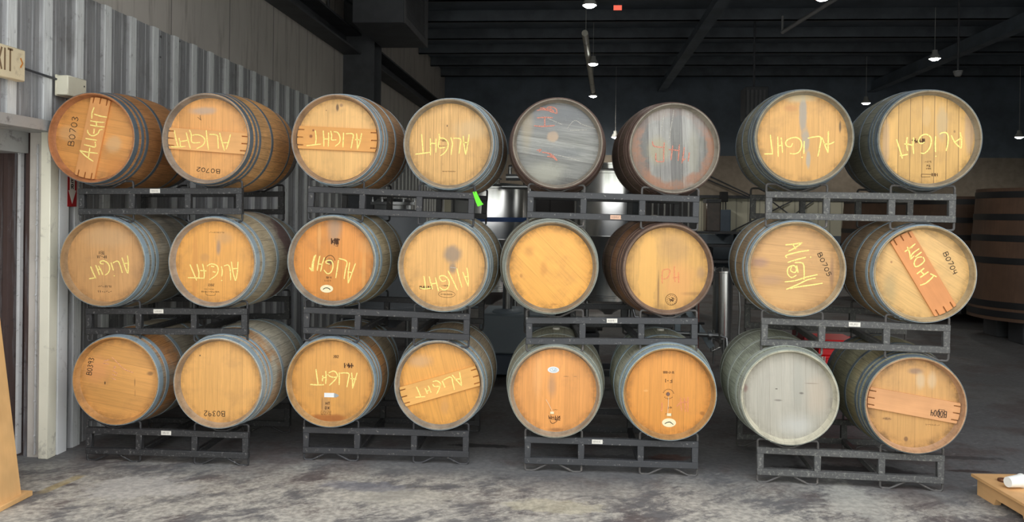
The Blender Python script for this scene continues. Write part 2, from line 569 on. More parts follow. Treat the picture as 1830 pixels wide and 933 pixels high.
def siding(name, y0, y1, z0, z1, x=WX):
    """ribbed sheet: tall ribs at one pitch with two low ribs between them"""
    poly = []
    k0 = int(math.floor((y0 - RIB0) / RIBP)) - 1
    k1 = int(math.ceil((y1 - RIB0) / RIBP)) + 1
    for k in range(k0, k1 + 1):
        c = RIB0 + k * RIBP
        for dy, h in ((-0.060, 0), (-0.042, 0.026), (0.042, 0.026), (0.060, 0),
                      (0.105, 0), (0.113, 0.005), (0.128, 0.005), (0.136, 0),
                      (0.217, 0), (0.225, 0.005), (0.240, 0.005), (0.248, 0)):
            poly.append((c + dy, h))
    poly = [p for p in poly if y0 < p[0] < y1]
    poly = [(y0, 0)] + poly + [(y1, 0)]
    vs, fs = [], []
    n = len(poly)
    for (yy, h) in poly:
        for xx, zz in ((x + h, z0), (x + h, z1), (x - 0.012 + h, z0), (x - 0.012 + h, z1)):
            vs.append((xx, yy, zz))
    for i in range(n - 1):
        a, b = 4 * i, 4 * i + 4
        fs += [(a, b, b + 1, a + 1), (a + 3, b + 3, b + 2, a + 2), (a + 1, b + 1, b + 3, a + 3), (a, a + 2, b + 2, b)]
    fs += [(0, 1, 3, 2), (4 * n - 4, 4 * n - 2, 4 * n - 1, 4 * n - 3)]
    mb = MB().add(vs, fs)
    return mb
OPEN_Y = 5.30                   # end of the door opening in the left wall
HEAD_Z = 2.235
s_ = siding('wall_left', OPEN_Y, 22.0, 0.0, 3.24)
s2 = siding('x', 2.4, OPEN_Y, HEAD_Z, 3.24)
s_.add(s2.v, s2.f)
struct('wall_left', s_, M_SID, angle=20)
ub = MB().box((WX - 0.14, 2.4, 3.2), (WX - 0.02, 22.0, 5.6))
ub.box((WX - 0.14, OPEN_Y + 0.02, 0.0), (WX - 0.02, 22.0, 3.2))
ub.box((WX - 0.14, 2.4, HEAD_Z + 0.05), (WX - 0.02, OPEN_Y + 0.02, 3.2))
struct('wall_left_upper', ub, M_PLA)
# beams along the upper wall, column, roof, purlins
wb = MB().box((WX - 0.02, 2.4, 4.12), (WX + 0.26, 22.0, 4.15)).box((WX - 0.02, 2.4, 4.15), (WX + 0.02, 22.0, 4.40)).box((WX - 0.02, 2.4, 4.40), (WX + 0.26, 22.0, 4.43))
struct('trim_1', wb, M_BEAM)
cb = MB().box((WX - 0.02, 12.35, 0), (WX + 0.46, 12.38, 5.5)).box((WX - 0.02, 12.80, 0), (WX + 0.46, 12.83, 5.5)).box((WX + 0.18, 12.38, 0), (WX + 0.22, 12.80, 5.5))
struct('trim_2', cb, M_BEAM)
struct('ceiling', MB().box((WX - 0.2, 3.6, 5.5), (13.2, 22.4, 5.62)), M_DARK)
pur = MB()
y = 4.7
while y < 22:
    pur.box((WX, y, 5.28), (13.0, y + 0.02, 5.5)).box((WX, y, 5.28), (13.0, y + 0.07, 5.30))
    y += 1.5
struct('trim_3', pur, m_flat('dark_grey_purlin', srgb(88, 94, 100), 0.6, var=0.25, scale=2))
gir = MB()
for gx in (2.2, 7.6):
    gir.box((gx - 0.1, 3.6, 5.0), (gx + 0.1, 22.0, 5.02)).box((gx - 0.012, 3.6, 5.02), (gx + 0.012, 22.0, 5.28))
struct('trim_4', gir, M_DARK)
struct('wall_back_upper', MB().box((WX - 0.2, 22.0, 3.32), (13.2, 22.2, 5.6)), M_DARK)
def m_cream(name, c1, c2):
    m, t = newmat(name)
    P = t.obj()
    x, y, z = t.xyz(P)
    f = t.m('FRACT', t.m('DIVIDE', x, 0.3))
    k = t.step(t.m('ABSOLUTE', t.m('SUBTRACT', f, 0.5)), 0.42, 0.47)
    c = t.mix(t.noise(P, 0.8, 4), c1, c2)
    c = t.mix(t.m('MULTIPLY', k, 0.4), c, srgb(60, 58, 54))
    t.set(t.b.inputs['Base Color'], c)
    t.b.inputs['Roughness'].default_value = 0.8
    return m
struct('wall_back_lower', MB().box((WX - 0.2, 22.0, 0), (13.2, 22.2, 1.25)), M_DARK)
struct('wall_back', MB().box((WX - 0.2, 22.0, 1.25), (13.2, 22.2, 2.24)), m_cream('pale_cream_sheet', srgb(186, 184, 166), srgb(206, 203, 184)))
struct('wall_back_middle', MB().box((WX - 0.2, 22.0, 2.24), (13.2, 22.2, 3.32)), m_flat('dusty_beige_panel', srgb(150, 138, 124), 0.85))
struct('trim_5', MB().box((WX, 21.92, 2.20), (13.0, 21.99, 2.28)), M_BEAM)
br = MB()
for p0, p1 in (((3.0, 21.9, 3.0), (4.55, 21.9, 2.28)), ((3.0, 21.86, 2.86), (4.5, 21.86, 2.24)), ((4.0, 21.9, 1.30), (5.6, 21.9, 2.15)), ((5.0, 21.9, 2.2), (6.2, 21.9, 1.3)), ((5.0, 21.9, 1.3), (6.2, 21.9, 2.2))):
    br.cyl(p0, p1, 0.018, 8)
struct('trim_6', br, M_BEAM)
struct('wall_right', MB().box((13.0, 2.4, 0), (13.2, 22.2, 5.6)), M_DARK)
fr = MB().box((WX - 0.2, 3.4, 4.9), (13.2, 3.6, 5.62)).box((7.0, 3.4, 0), (13.2, 3.6, 4.9))
struct('wall_front', fr, m_flat('outside_grey_cladding', srgb(120, 120, 118), 0.7))

# door opening in the left wall: return wall, flashing, corner post
dr = MB()
x0, x1 = -5.6, WX - 0.0
prof = []
x = x0
while x < x1 - 0.02:
    for dx, h in ((0, 0), (0.06, 0), (0.075, 0.018), (0.105, 0.018), (0.12, 0)):
        if x + dx < x1 - 0.04:
            prof.append((x + dx, OPEN_Y + 0.06 - h))
    x += 0.16
prof = [(x0, OPEN_Y + 0.09)] + prof + [(x1 - 0.04, OPEN_Y + 0.06), (x1 - 0.04, OPEN_Y + 0.09)]
dr.prism(prof, 0.0, HEAD_Z + 0.05, 'xy')
struct('door_1', dr, M_DOOR, angle=20)
st = MB()
for xx, w in ((-3.80, 0.022), (-3.665, 0.012)):
    st.bbox((xx, OPEN_Y + 0.005, 0.02), (xx + w, OPEN_Y + 0.045, HEAD_Z - 0.1), 0.003)
    for k in range(9):
        st.lathe([(0.0, -0.006), (0.006, -0.005), (0.008, 0.0)], 'y', 10, (xx + w / 2, OPEN_Y + 0.004, 0.15 + 0.24 * k))
struct('trim_7', st, m_worn('pale_door_strip', srgb(172, 172, 172), srgb(90, 80, 76), 0.7))
hd = MB().box((WX - 0.30, 2.4, HEAD_Z - 0.02), (WX + 0.075, OPEN_Y + 0.03, HEAD_Z + 0.008))
hd.box((WX + 0.062, 2.4, HEAD_Z + 0.008), (WX + 0.075, OPEN_Y + 0.03, HEAD_Z + 0.05))
hd.box((WX - 1.4, 2.4, HEAD_Z - 0.16), (WX - 0.16, OPEN_Y + 0.03, HEAD_Z - 0.02))
struct('trim_8', hd, m_worn('dusty_door_flashing', srgb(150, 150, 148), srgb(70, 64, 60), 0.7, scale=9))
struct('trim_9', MB().bbox((WX - 0.04, OPEN_Y - 0.015, 0), (WX + 0.03, OPEN_Y + 0.075, HEAD_Z), 0.004), m_worn('cream_corner_post', srgb(212, 208, 190), srgb(120, 112, 104), 0.5, scale=8))
struct('trim_10', MB().box((WX + 0.004, OPEN_Y + 0.09, 0.0), (WX + 0.030, OPEN_Y + 0.19, HEAD_Z)), m_worn('white_painted_flashing', srgb(222, 226, 224), srgb(150, 148, 144), 0.5, scale=6))
struct('trim_11', MB().box((-5.6, OPEN_Y + 0.10, 0), (-5.5, OPEN_Y + 0.2, 3)), M_DOOR)
# dark space behind the opening
struct('wall_left_outer', MB().box((-5.7, 2.2, 0), (-5.6, OPEN_Y + 0.2, 3.2)).box((-5.6, 2.2, 2.6), (WX - 0.14, OPEN_Y + 0.2, 2.7)), M_DOOR)

# ------------------------------------------------------------------ racks and barrels: where each one stands
# rack: centre of the front frame (x, y, z), turn, tilt
RACKS = {
 (0, 0): (-2.819, 5.353, 1.781, 0.0220, 0.0147), (0, 1): (-2.785, 5.391, 0.961, 0.0082, 0.0178), (0, 2): (-2.760, 5.367, 0.144, 0.0136, 0.0),
 (1, 0): (-1.251, 5.447, 1.769, 0.0095, -0.0292), (1, 1): (-1.273, 5.448, 0.952, -0.0015, -0.0188), (1, 2): (-1.275, 5.486, 0.14, 0.0276, 0.0),
 (2, 0): (0.241, 5.493, 1.760, 0.0311, -0.0182), (2, 1): (0.245, 5.463, 0.936, 0.0792, 0.0082), (2, 2): (0.247, 5.426, 0.14, 0.0171, 0.0),
 (3, 0): (1.781, 5.339, 1.779, -0.0896, -0.0059), (3, 1): (1.765, 5.345, 0.963, -0.0770, -0.0069), (3, 2): (1.746, 5.336, 0.14, -0.0420, 0.0)}
# barrel: centre of the front end (x, y, z), turn, and the size of the end in the survey picture (centre, width, height)
BARRELS = {
 (0, 0, 0): (-3.245, 5.246, 2.199, 0.0120, 159.0, 240.0, 156, 158), (0, 0, 1): (-2.470, 5.286, 2.203, 0.0080, 367.0, 241.0, 158, 160),
 (0, 1, 0): (-3.200, 5.317, 1.365, 0.0062, 182.0, 462.5, 152, 157), (0, 1, 1): (-2.436, 5.329, 1.376, 0.0080, 378.5, 462.5, 155, 157),
 (0, 2, 0): (-3.107, 5.333, 0.557, 0.0300, 206.0, 675.0, 158, 160), (0, 2, 1): (-2.372, 5.296, 0.570, 0.0300, 389.0, 679.0, 162, 164),
 (1, 0, 0): (-1.615, 5.381, 2.189, 0.0009, 600.0, 248.5, 156, 163), (1, 0, 1): (-0.858, 5.416, 2.167, -0.0001, 801.5, 257.0, 157, 160),
 (1, 1, 0): (-1.639, 5.400, 1.373, 0.0129, 592.5, 466.0, 159, 160), (1, 1, 1): (-0.881, 5.390, 1.351, -0.0049, 791.5, 476.0, 159, 162),
 (1, 2, 0): (-1.643, 5.418, 0.548, 0.0523, 590.0, 684.0, 162, 160), (1, 2, 1): (-0.908, 5.455, 0.544, 0.0201, 784.0, 689.0, 156, 158),
 (2, 0, 0): (-0.131, 5.445, 2.177, 0.0306, 997.0, 256.0, 160, 160), (2, 0, 1): (0.642, 5.504, 2.155, 0.0641, 1205.5, 265.0, 155, 158),
 (2, 1, 0): (-0.158, 5.362, 1.357, 0.0786, 985.5, 478.0, 165, 166), (2, 1, 1): (0.611, 5.477, 1.353, 0.1051, 1194.5, 481.0, 157, 160),
 (2, 2, 0): (-0.126, 5.391, 0.537, 0.0141, 992.0, 701.0, 156, 162), (2, 2, 1): (0.618, 5.370, 0.550, 0.0288, 1197.0, 704.5, 164, 169),
 (3, 0, 0): (1.419, 5.286, 2.209, -0.0761, 1437.5, 245.5, 175, 173), (3, 0, 1): (2.161, 5.234, 2.201, -0.0915, 1662.5, 247.8, 187, 176),
 (3, 1, 0): (1.398, 5.332, 1.379, -0.0652, 1424.5, 480.5, 173, 167), (3, 1, 1): (2.162, 5.275, 1.365, -0.0769, 1654.0, 490.0, 184, 170),
 (3, 2, 0): (1.356, 5.285, 0.569, -0.0429, 1412.0, 710.5, 176, 173), (3, 2, 1): (2.114, 5.261, 0.549, -0.0541, 1637.0, 725.0, 184, 174)}
S0 = 0.985                     # the stack by the wall stands a touch nearer and its barrels are a touch smaller
def spot(stack, p):
    if stack == 0:
        return Vector((p[0] * S0, p[1] * S0, 1.7008 + (p[2] - 1.7008) * S0 - 0.022)), S0
    return Vector(p[:3]), 1.0

# ------------------------------------------------------------------ barrel racks
M_RACK = [m_worn('black_rack_paint_a', srgb(40, 40, 41), srgb(150, 148, 144), 0.5, 0.5, scale=50, thr=(0.54, 0.68)),
          m_worn('black_rack_paint_b', srgb(46, 46, 48), srgb(136, 132, 124), 0.75, 0.5, scale=45, thr=(0.57, 0.69)),
          m_worn('black_rack_paint_c', srgb(54, 55, 57), srgb(156, 154, 148), 0.75, 0.5, scale=45, thr=(0.58, 0.70)),
          m_worn('black_rack_paint_d', srgb(72, 72, 71), srgb(164, 164, 154), 0.5, 0.55, scale=50, thr=(0.50, 0.68))]
M_ROD = m_worn('bare_rod_steel', srgb(70, 68, 66), srgb(150, 140, 130), 0.5, 0.5, scale=40)
M_LBL = m_flat('paper_label', srgb(220, 216, 205), 0.7, var=0.08, scale=60)
M_LBL2 = m_flat('orange_tinted_label', srgb(216, 176, 150), 0.7, var=0.08, scale=60)
M_INK = m_flat('black_marker_ink', srgb(44, 38, 36), 0.8)
RW, RH_, RD, RT = 1.141, 0.18, 0.88, 0.042
FOOT = 0.14
UPX = (-RW / 2 + 0.022, -0.195, 0.195, RW / 2 - 0.022)

def frame_mesh(y0):
    mb = MB()
    zc = FOOT
    for z0 in (zc + RH_ / 2 - RT, zc - RH_ / 2):
        mb.bbox((-RW / 2, y0, z0), (RW / 2, y0 + 0.04, z0 + RT), 0.003)
    for ux in UPX:
        mb.bbox((ux - 0.021, y0 + 0.001, zc - RH_ / 2 + RT - 0.002), (ux + 0.021, y0 + 0.039, zc + RH_ / 2 - RT + 0.002), 0.003)
    return mb

def saddle_mesh(c, y0, upper):
    """bent rod: upright ends, rounded corners and a shallow V that cradles a barrel"""
    s = 1 if upper else -1
    zr = FOOT + s * RH_ / 2
    half = 0.187
    pts = []
    def arc(cx, cz, a0, a1, r=0.016, n=4):
        for k in range(n + 1):
            a = R(a0 + (a1 - a0) * k / n)
            pts.append((cx + r * math.cos(a), cz + s * r * math.sin(a)))
    hi = 0.048
    pts.append((-half, zr - s * 0.03))
    arc(-half + 0.016, zr + s * (hi - 0.016), 180, 90)
    pts.append((-half + 0.055, zr + s * hi))
    pts.append((-half + 0.068, zr + s * (hi - 0.005)))
    pts.append((-0.04, zr + s * 0.004))
    pts.append((-0.028, zr + s * 0.0005))
    pts.append((0.028, zr + s * 0.0005))
    pts.append((0.04, zr + s * 0.004))
    pts.append((half - 0.068, zr + s * (hi - 0.005)))
    pts.append((half - 0.055, zr + s * hi))
    arc(half - 0.016, zr + s * (hi - 0.016), 90, 0)
    pts.append((half, zr - s * 0.03))
    return MB().tube([(c + p[0], y0, p[1]) for p in pts], 0.0075, 8)

RACK_LABELS = {
 (0, 0): 'scuffed black barrel rack under the barrels inked B0703 and B0702',
 (0, 1): 'dusty black barrel rack with a white label, under the purple-stained barrel',
 (0, 2): 'dusty black barrel rack on the floor under the barrels inked B0393 and B0392',
 (1, 0): 'sloping black barrel rack with a bright green tag hanging at its end',
 (1, 1): 'black barrel rack under the barrel with the dark grey smudge on its head',
 (1, 2): 'black barrel rack on the floor under the barrel with the white strip label',
 (2, 0): 'blue-grey barrel rack with an orange label, under the two dark-headed barrels',
 (2, 1): 'dark grey barrel rack with a white label, under the blank bright orange barrel',
 (2, 2): 'dark grey barrel rack on the floor under the two barrels with hanging string tags',
 (3, 0): 'grey barrel rack spattered white, at the top of the stack nearest the wooden vats',
 (3, 1): 'grey barrel rack with a pale label, directly in front of the red tool chest',
 (3, 2): 'grey dusty barrel rack on the floor under the bleached grey barrel head'}
LBL_AT = {(0, 0): (-0.03, 'u', M_LBL), (0, 1): (-0.05, 'u', M_LBL), (0, 2): (0.0, 'u', M_LBL), (2, 0): (0.02, 'l', M_LBL2), (2, 1): (0.0, 'u', M_LBL),
          (2, 2): (-0.09, 'u', M_LBL), (3, 1): (0.0, 'u', M_LBL)}

def make_rack(key):
    st, lv = key
    r = RACKS[key]
    p, sc = spot(st, r)
    yw, tl = r[3], r[4]
    rot = Euler((0, -tl, yw))
    base = p - (rot.to_matrix() @ Vector((0, 0, FOOT))) * sc
    if lv == 2:
        base.z = 0.0005
    t = thing('barrel_rack', RACK_LABELS[key], 'barrel rack', base, rot, 'steel racks carrying the barrels')
    t.scale = (sc, sc, sc)
    m = M_RACK[st]
    frame_mesh(0.0).build('front_frame', m, t)
    frame_mesh(RD - 0.04).build('rear_frame', m, t)
    for ux in UPX[1:3]:
        MB().bbox((ux - 0.019, 0.04, FOOT - RH_ / 2 + 0.002), (ux + 0.019, RD - 0.04, FOOT - RH_ / 2 + 0.040), 0.003).build('cross_bar', m, t)
    for yy in (0.020, RD - 0.020):
        for c in (-0.378, 0.378):
            for upper in (True, False):
                saddle_mesh(c, yy, upper).build('saddle_rod', M_ROD if st > 1 else m, t)
    if key in LBL_AT:
        lx, ul, lm = LBL_AT[key]
        z0 = FOOT + RH_ / 2 - RT if ul == 'u' else FOOT - RH_ / 2
        lb = MB().box((lx - 0.035, -0.0015, z0 + 0.008), (lx + 0.035, 0.0005, z0 + 0.036)).build('paper_label', lm, t)
        ink = MB()
        F = ((lx, -0.0015, z0 + 0.022), (1, 0, 0), (0, 0, 1), (0, -1, 0))
        rnd = random.Random(st * 7 + lv)
        for k in range(7):
            xx = -0.024 + k * 0.007
            ink.ribbon([(xx, -0.006), (xx + rnd.uniform(-.003, .003), 0.006)], 0.0016, F, 0.0004)
        ink.build('print', M_INK, lb)
    return t

for key in RACKS:
    make_rack(key)

# ------------------------------------------------------------------ barrels
L, RE, RB = 0.99, 0.30, 0.345          # length, end radius, belly radius
HEADY = 0.050                          # the head sits this deep behind the rim
def rad(y):
    q = (y - L / 2) / (L / 2)
    return RB - (RB - RE) * abs(q) ** 2.0

def m_head(name, base, ang, seed, pw=0.085, var=0.12, seam=0.24, grey=0.2, edge=0.45, stains=(), rough=0.55, coat=0.0, grain=0.085, dirt=(92, 78, 66), fleck=0.16):
    m, t = newmat(name)
    P = t.obj()
    x, y, z = t.xyz(P)
    ca, sa = math.cos(ang), math.sin(ang)
    u = t.m('ADD', t.m('MULTIPLY', x, ca), t.m('MULTIPLY', z, sa))
    v = t.m('ADD', t.m('MULTIPLY', x, -sa), t.m('MULTIPLY', z, ca))
    q = t.m('ADD', t.m('DIVIDE', u, pw), seed * 0.37)
    wob = t.white(t.m('ADD', t.m('FLOOR', q), seed * 13.7))
    c = t.mix(wob, tuple(max(0, k * (1 - var * 1.6)) for k in base[:3]) + (1,), tuple(min(1, k * (1 + var)) for k in base[:3]) + (1,))
    g = t.noise(t.vec(t.m('MULTIPLY', u, 55.0), seed * 3.1, t.m('ADD', t.m('MULTIPLY', v, 2.6), t.m('MULTIPLY', wob, 40.0))), 1.6, 6, 0.62, 0.6)
    gs = t.step(g, 0.28, 0.72, 1 - grain * 1.25, 1 + grain * 0.7)
    c = t.mix(1.0, c, t.vec(gs, gs, gs), 'MULTIPLY')
    big = t.noise(t.vec(x, seed * 1.7, z), 5.5, 5, 0.6, 0.3)
    c = t.mix(t.step(big, 0.5, 0.75, 0, grey), c, srgb(*dirt))
    f = t.m('FRACT', q)
    dd = t.m('MULTIPLY', t.m('MINIMUM', f, t.m('SUBTRACT', 1.0, f)), pw)
    c = t.mix(t.step(dd, 0.0004, 0.0022, seam, 0.0), c, srgb(58, 44, 36))
    rr = t.m('SQRT', t.m('ADD', t.m('MULTIPLY', x, x), t.m('MULTIPLY', z, z)))
    en = t.noise(t.vec(t.m('MULTIPLY', x, 1.0), seed, z), 11, 6, 0.7)
    e = t.m('MULTIPLY', t.step(rr, 0.215, 0.280), t.step(en, 0.38, 0.66))
    c = t.mix(t.m('MULTIPLY', e, edge), c, srgb(62, 52, 44))
    fl = t.step(t.noise(t.vec(t.m('MULTIPLY', u, 34.0), seed, t.m('MULTIPLY', v, 12.0)), 2.2, 4, 0.7), 0.66, 0.74)
    c = t.mix(t.m('MULTIPLY', fl, fleck), c, srgb(70, 50, 38))
    wn = t.noise(t.vec(x, seed * 2.3, z), 9, 5, 0.6)
    for (sx, sz, rx, rz, col, k, soft) in stains:
        ex = t.m('DIVIDE', t.m('SUBTRACT', x, sx), rx)
        ez = t.m('DIVIDE', t.m('SUBTRACT', z, sz), rz)
        d = t.m('SQRT', t.m('ADD', t.m('MULTIPLY', ex, ex), t.m('MULTIPLY', ez, ez)))
        d = t.m('ADD', d, t.m('MULTIPLY', t.m('SUBTRACT', wn, 0.5), 0.9))
        c = t.mix(t.step(d, 1.0 - soft, 1.0 + soft * 0.4, k, 0.0), c, srgb(*col))
    if name.endswith('rusty'):
        ring = t.m('MULTIPLY', t.step(t.m('ADD', rr, t.m('MULTIPLY', t.m('SUBTRACT', wn, 0.5), 0.16)), 0.195, 0.235), t.step(en, 0.3, 0.6, 0.25, 0.9))
        ring = t.m('MULTIPLY', ring, t.step(t.m('ADD', z, t.m('MULTIPLY', t.m('SUBTRACT', en, 0.5), 0.2)), 0.10, 0.17, 1.0, 0.25))
        c = t.mix(ring, c, srgb(156, 110, 82))
    t.set(t.b.inputs['Base Color'], c)
    t.b.inputs['Roughness'].default_value = rough
    if coat:
        t.b.inputs['Coat Weight'].default_value = coat
        t.set(t.b.inputs['Coat Roughness'], t.step(big, 0.35, 0.65, 0.10, 0.36))
    bump(t, t.m('ADD', g, t.step(dd, 0.0, 0.002, -1.0, 0.0)), 0.2, 0.0015)
    return m

def m_stave(name, body, tan, rim, seed, wine=0.0, grey=0.5, n_st=27, wcol=(92, 62, 66)):
    m, t = newmat(name)
    P = t.obj()
    x, y, z = t.xyz(P)
    a = t.m('ARCTAN2', x, z)
    q = t.m('ADD', t.m('MULTIPLY', a, n_st / (2 * math.pi)), seed * 0.31)
    w = t.white(t.m('ADD', t.m('FLOOR', q), seed * 5.3))
    c = t.mix(w, tuple(k * 0.82 for k in body[:3]) + (1,), tuple(min(1, k * 1.14) for k in body[:3]) + (1,))
    zone = t.m('MULTIPLY', t.step(y, 0.05, 0.09), t.step(y, 0.24, 0.36, 1.0, 0.0))
    big = t.noise(t.vec(x, t.m('ADD', y, seed), z), 4.0, 5, 0.6, 0.4)
    c = t.mix(t.m('MULTIPLY', zone, t.step(big, 0.30, 0.6)), c, tan)
    g = t.noise(t.vec(t.m('MULTIPLY', a, 22.0), t.m('MULTIPLY', y, 4.0), seed), 2.0, 6, 0.65, 0.4)
    gs = t.step(g, 0.28, 0.72, 0.66, 1.18)
    c = t.mix(1.0, c, t.vec(gs, gs, gs), 'MULTIPLY')
    gr = t.noise(t.vec(x, t.m('ADD', y, seed * 2.0), z), 7.0, 6, 0.7)
    c = t.mix(t.step(gr, 0.48, 0.72, 0, grey), c, srgb(96, 98, 94))
    if wine:
        wz_ = t.m('MULTIPLY', t.step(y, 0.36, 0.46), t.step(y, 0.60, 0.72, 1, 0))
        c = t.mix(t.m('MULTIPLY', t.m('MULTIPLY', wz_, t.step(big, 0.36, 0.58)), wine), c, srgb(*wcol))
    dk = t.step(t.noise(t.vec(t.m('MULTIPLY', a, 8.0), t.m('MULTIPLY', y, 9.0), seed), 2.0, 5, 0.7), 0.62, 0.72)
    c = t.mix(t.m('MULTIPLY', dk, 0.55), c, srgb(52, 44, 38))
    f = t.m('FRACT', q)
    d = t.m('MINIMUM', f, t.m('SUBTRACT', 1.0, f))
    c = t.mix(t.step(d, 0.008, 0.03, 0.55, 0.0), c, srgb(44, 38, 33))
    # rim and inside of the chime
    rr = t.m('SQRT', t.m('ADD', t.m('MULTIPLY', x, x), t.m('MULTIPLY', z, z)))
    inner = t.m('MULTIPLY', t.step(rr, 0.2967, 0.2985, 1.0, 0.0), t.step(y, 0.06, 0.07, 1.0, 0.0))
    rimc = t.mix(t.step(gr, 0.4, 0.65), rim, tuple(k * 0.62 for k in rim[:3]) + (1,))
    rimc = t.mix(t.step(d, 0.004, 0.02, 0.3, 0.0), rimc, srgb(60, 50, 42))
    c = t.mix(inner, c, rimc)
    t.set(t.b.inputs['Base Color'], c)
    t.b.inputs['Roughness'].default_value = 0.62
    bump(t, t.m('ADD', g, t.step(d, 0.0, 0.03, -1.2, 0.0)), 0.3, 0.0025)
    return m

def m_hoop(name, col, rust, metal=0.35):
    m, t = newmat(name)
    P = t.obj()
    x, y, z = t.xyz(P)
    n = t.noise(P, 9, 6, 0.7)
    n2 = t.noise(t.vec(x, t.m('MULTIPLY', y, 30.0), z), 3.0, 5, 0.6)
    c = t.mix(n2, tuple(k * 0.75 for k in col[:3]) + (1,), tuple(min(1, k * 1.25) for k in col[:3]) + (1,))
    c = t.mix(t.step(n, 0.5, 0.7, 0, 0.6), c, rust)
    t.set(t.b.inputs['Base Color'], c)
    t.b.inputs['Metallic'].default_value = metal
    t.set(t.b.inputs['Roughness'], t.step(n, 0.3, 0.7, 0.42, 0.66))
    return m

HOOPS = {'galv': m_hoop('galvanised_hoop', srgb(166, 184, 193), srgb(96, 94, 90)),
         'dark': m_hoop('dark_hoop', srgb(108, 120, 128), srgb(66, 58, 52)),
         'rust': m_hoop('rusty_hoop', srgb(104, 84, 76), srgb(84, 62, 54), 0.2),
         'pale': m_hoop('pale_hoop', srgb(170, 176, 166), srgb(112, 108, 96), 0.25)}
M_CHALK = None
def m_chalk(name, col, wood, cover=0.42, top=0.95):
    m, t = newmat(name)
    n = t.noise(t.obj(), 190, 3, 0.6)
    mp = t.step(n, cover - 0.10, cover + 0.08)
    t.set(t.b.inputs['Base Color'], col)
    t.b.inputs['Roughness'].default_value = 0.95
    t.set(t.b.inputs['Alpha'], t.step(n, cover - 0.12, cover + 0.06, 0.25 * top, top))
    return m
CH_Y = m_chalk('yellow_chalk', srgb(255, 236, 142), None, 0.40)
CH_R = m_chalk('red_chalk', srgb(222, 150, 130), None, 0.50, 0.85)
CH_O = m_chalk('faded_orange_chalk', srgb(250, 172, 122), None, 0.5, 0.5)
CH_W = m_chalk('white_chalk', srgb(214, 210, 198), None, 0.50, 0.6)
CH_K = m_chalk('marker_pen', srgb(52, 42, 36), None, 0.34)
CH_B = m_chalk('burnt_stamp', srgb(84, 56, 38), None, 0.47)
M_STICK = m_flat('cream_sticker', srgb(232, 220, 178), 0.5, var=0.05)
M_STICKW = m_flat('white_sticker', srgb(226, 228, 226), 0.5, var=0.05)
M_STRING = m_flat('pale_string', srgb(226, 206, 170), 0.8)
M_TIP = m_flat('grey_label_tip', srgb(150, 152, 150), 0.6)  # plain grey for the pointed end of the strip label
M_PLUG = m_flat('grey_brown_plug', srgb(112, 84, 72), 0.7, var=0.25, scale=40)
M_BUNG = m_flat('pale_bung', srgb(206, 202, 190), 0.6)

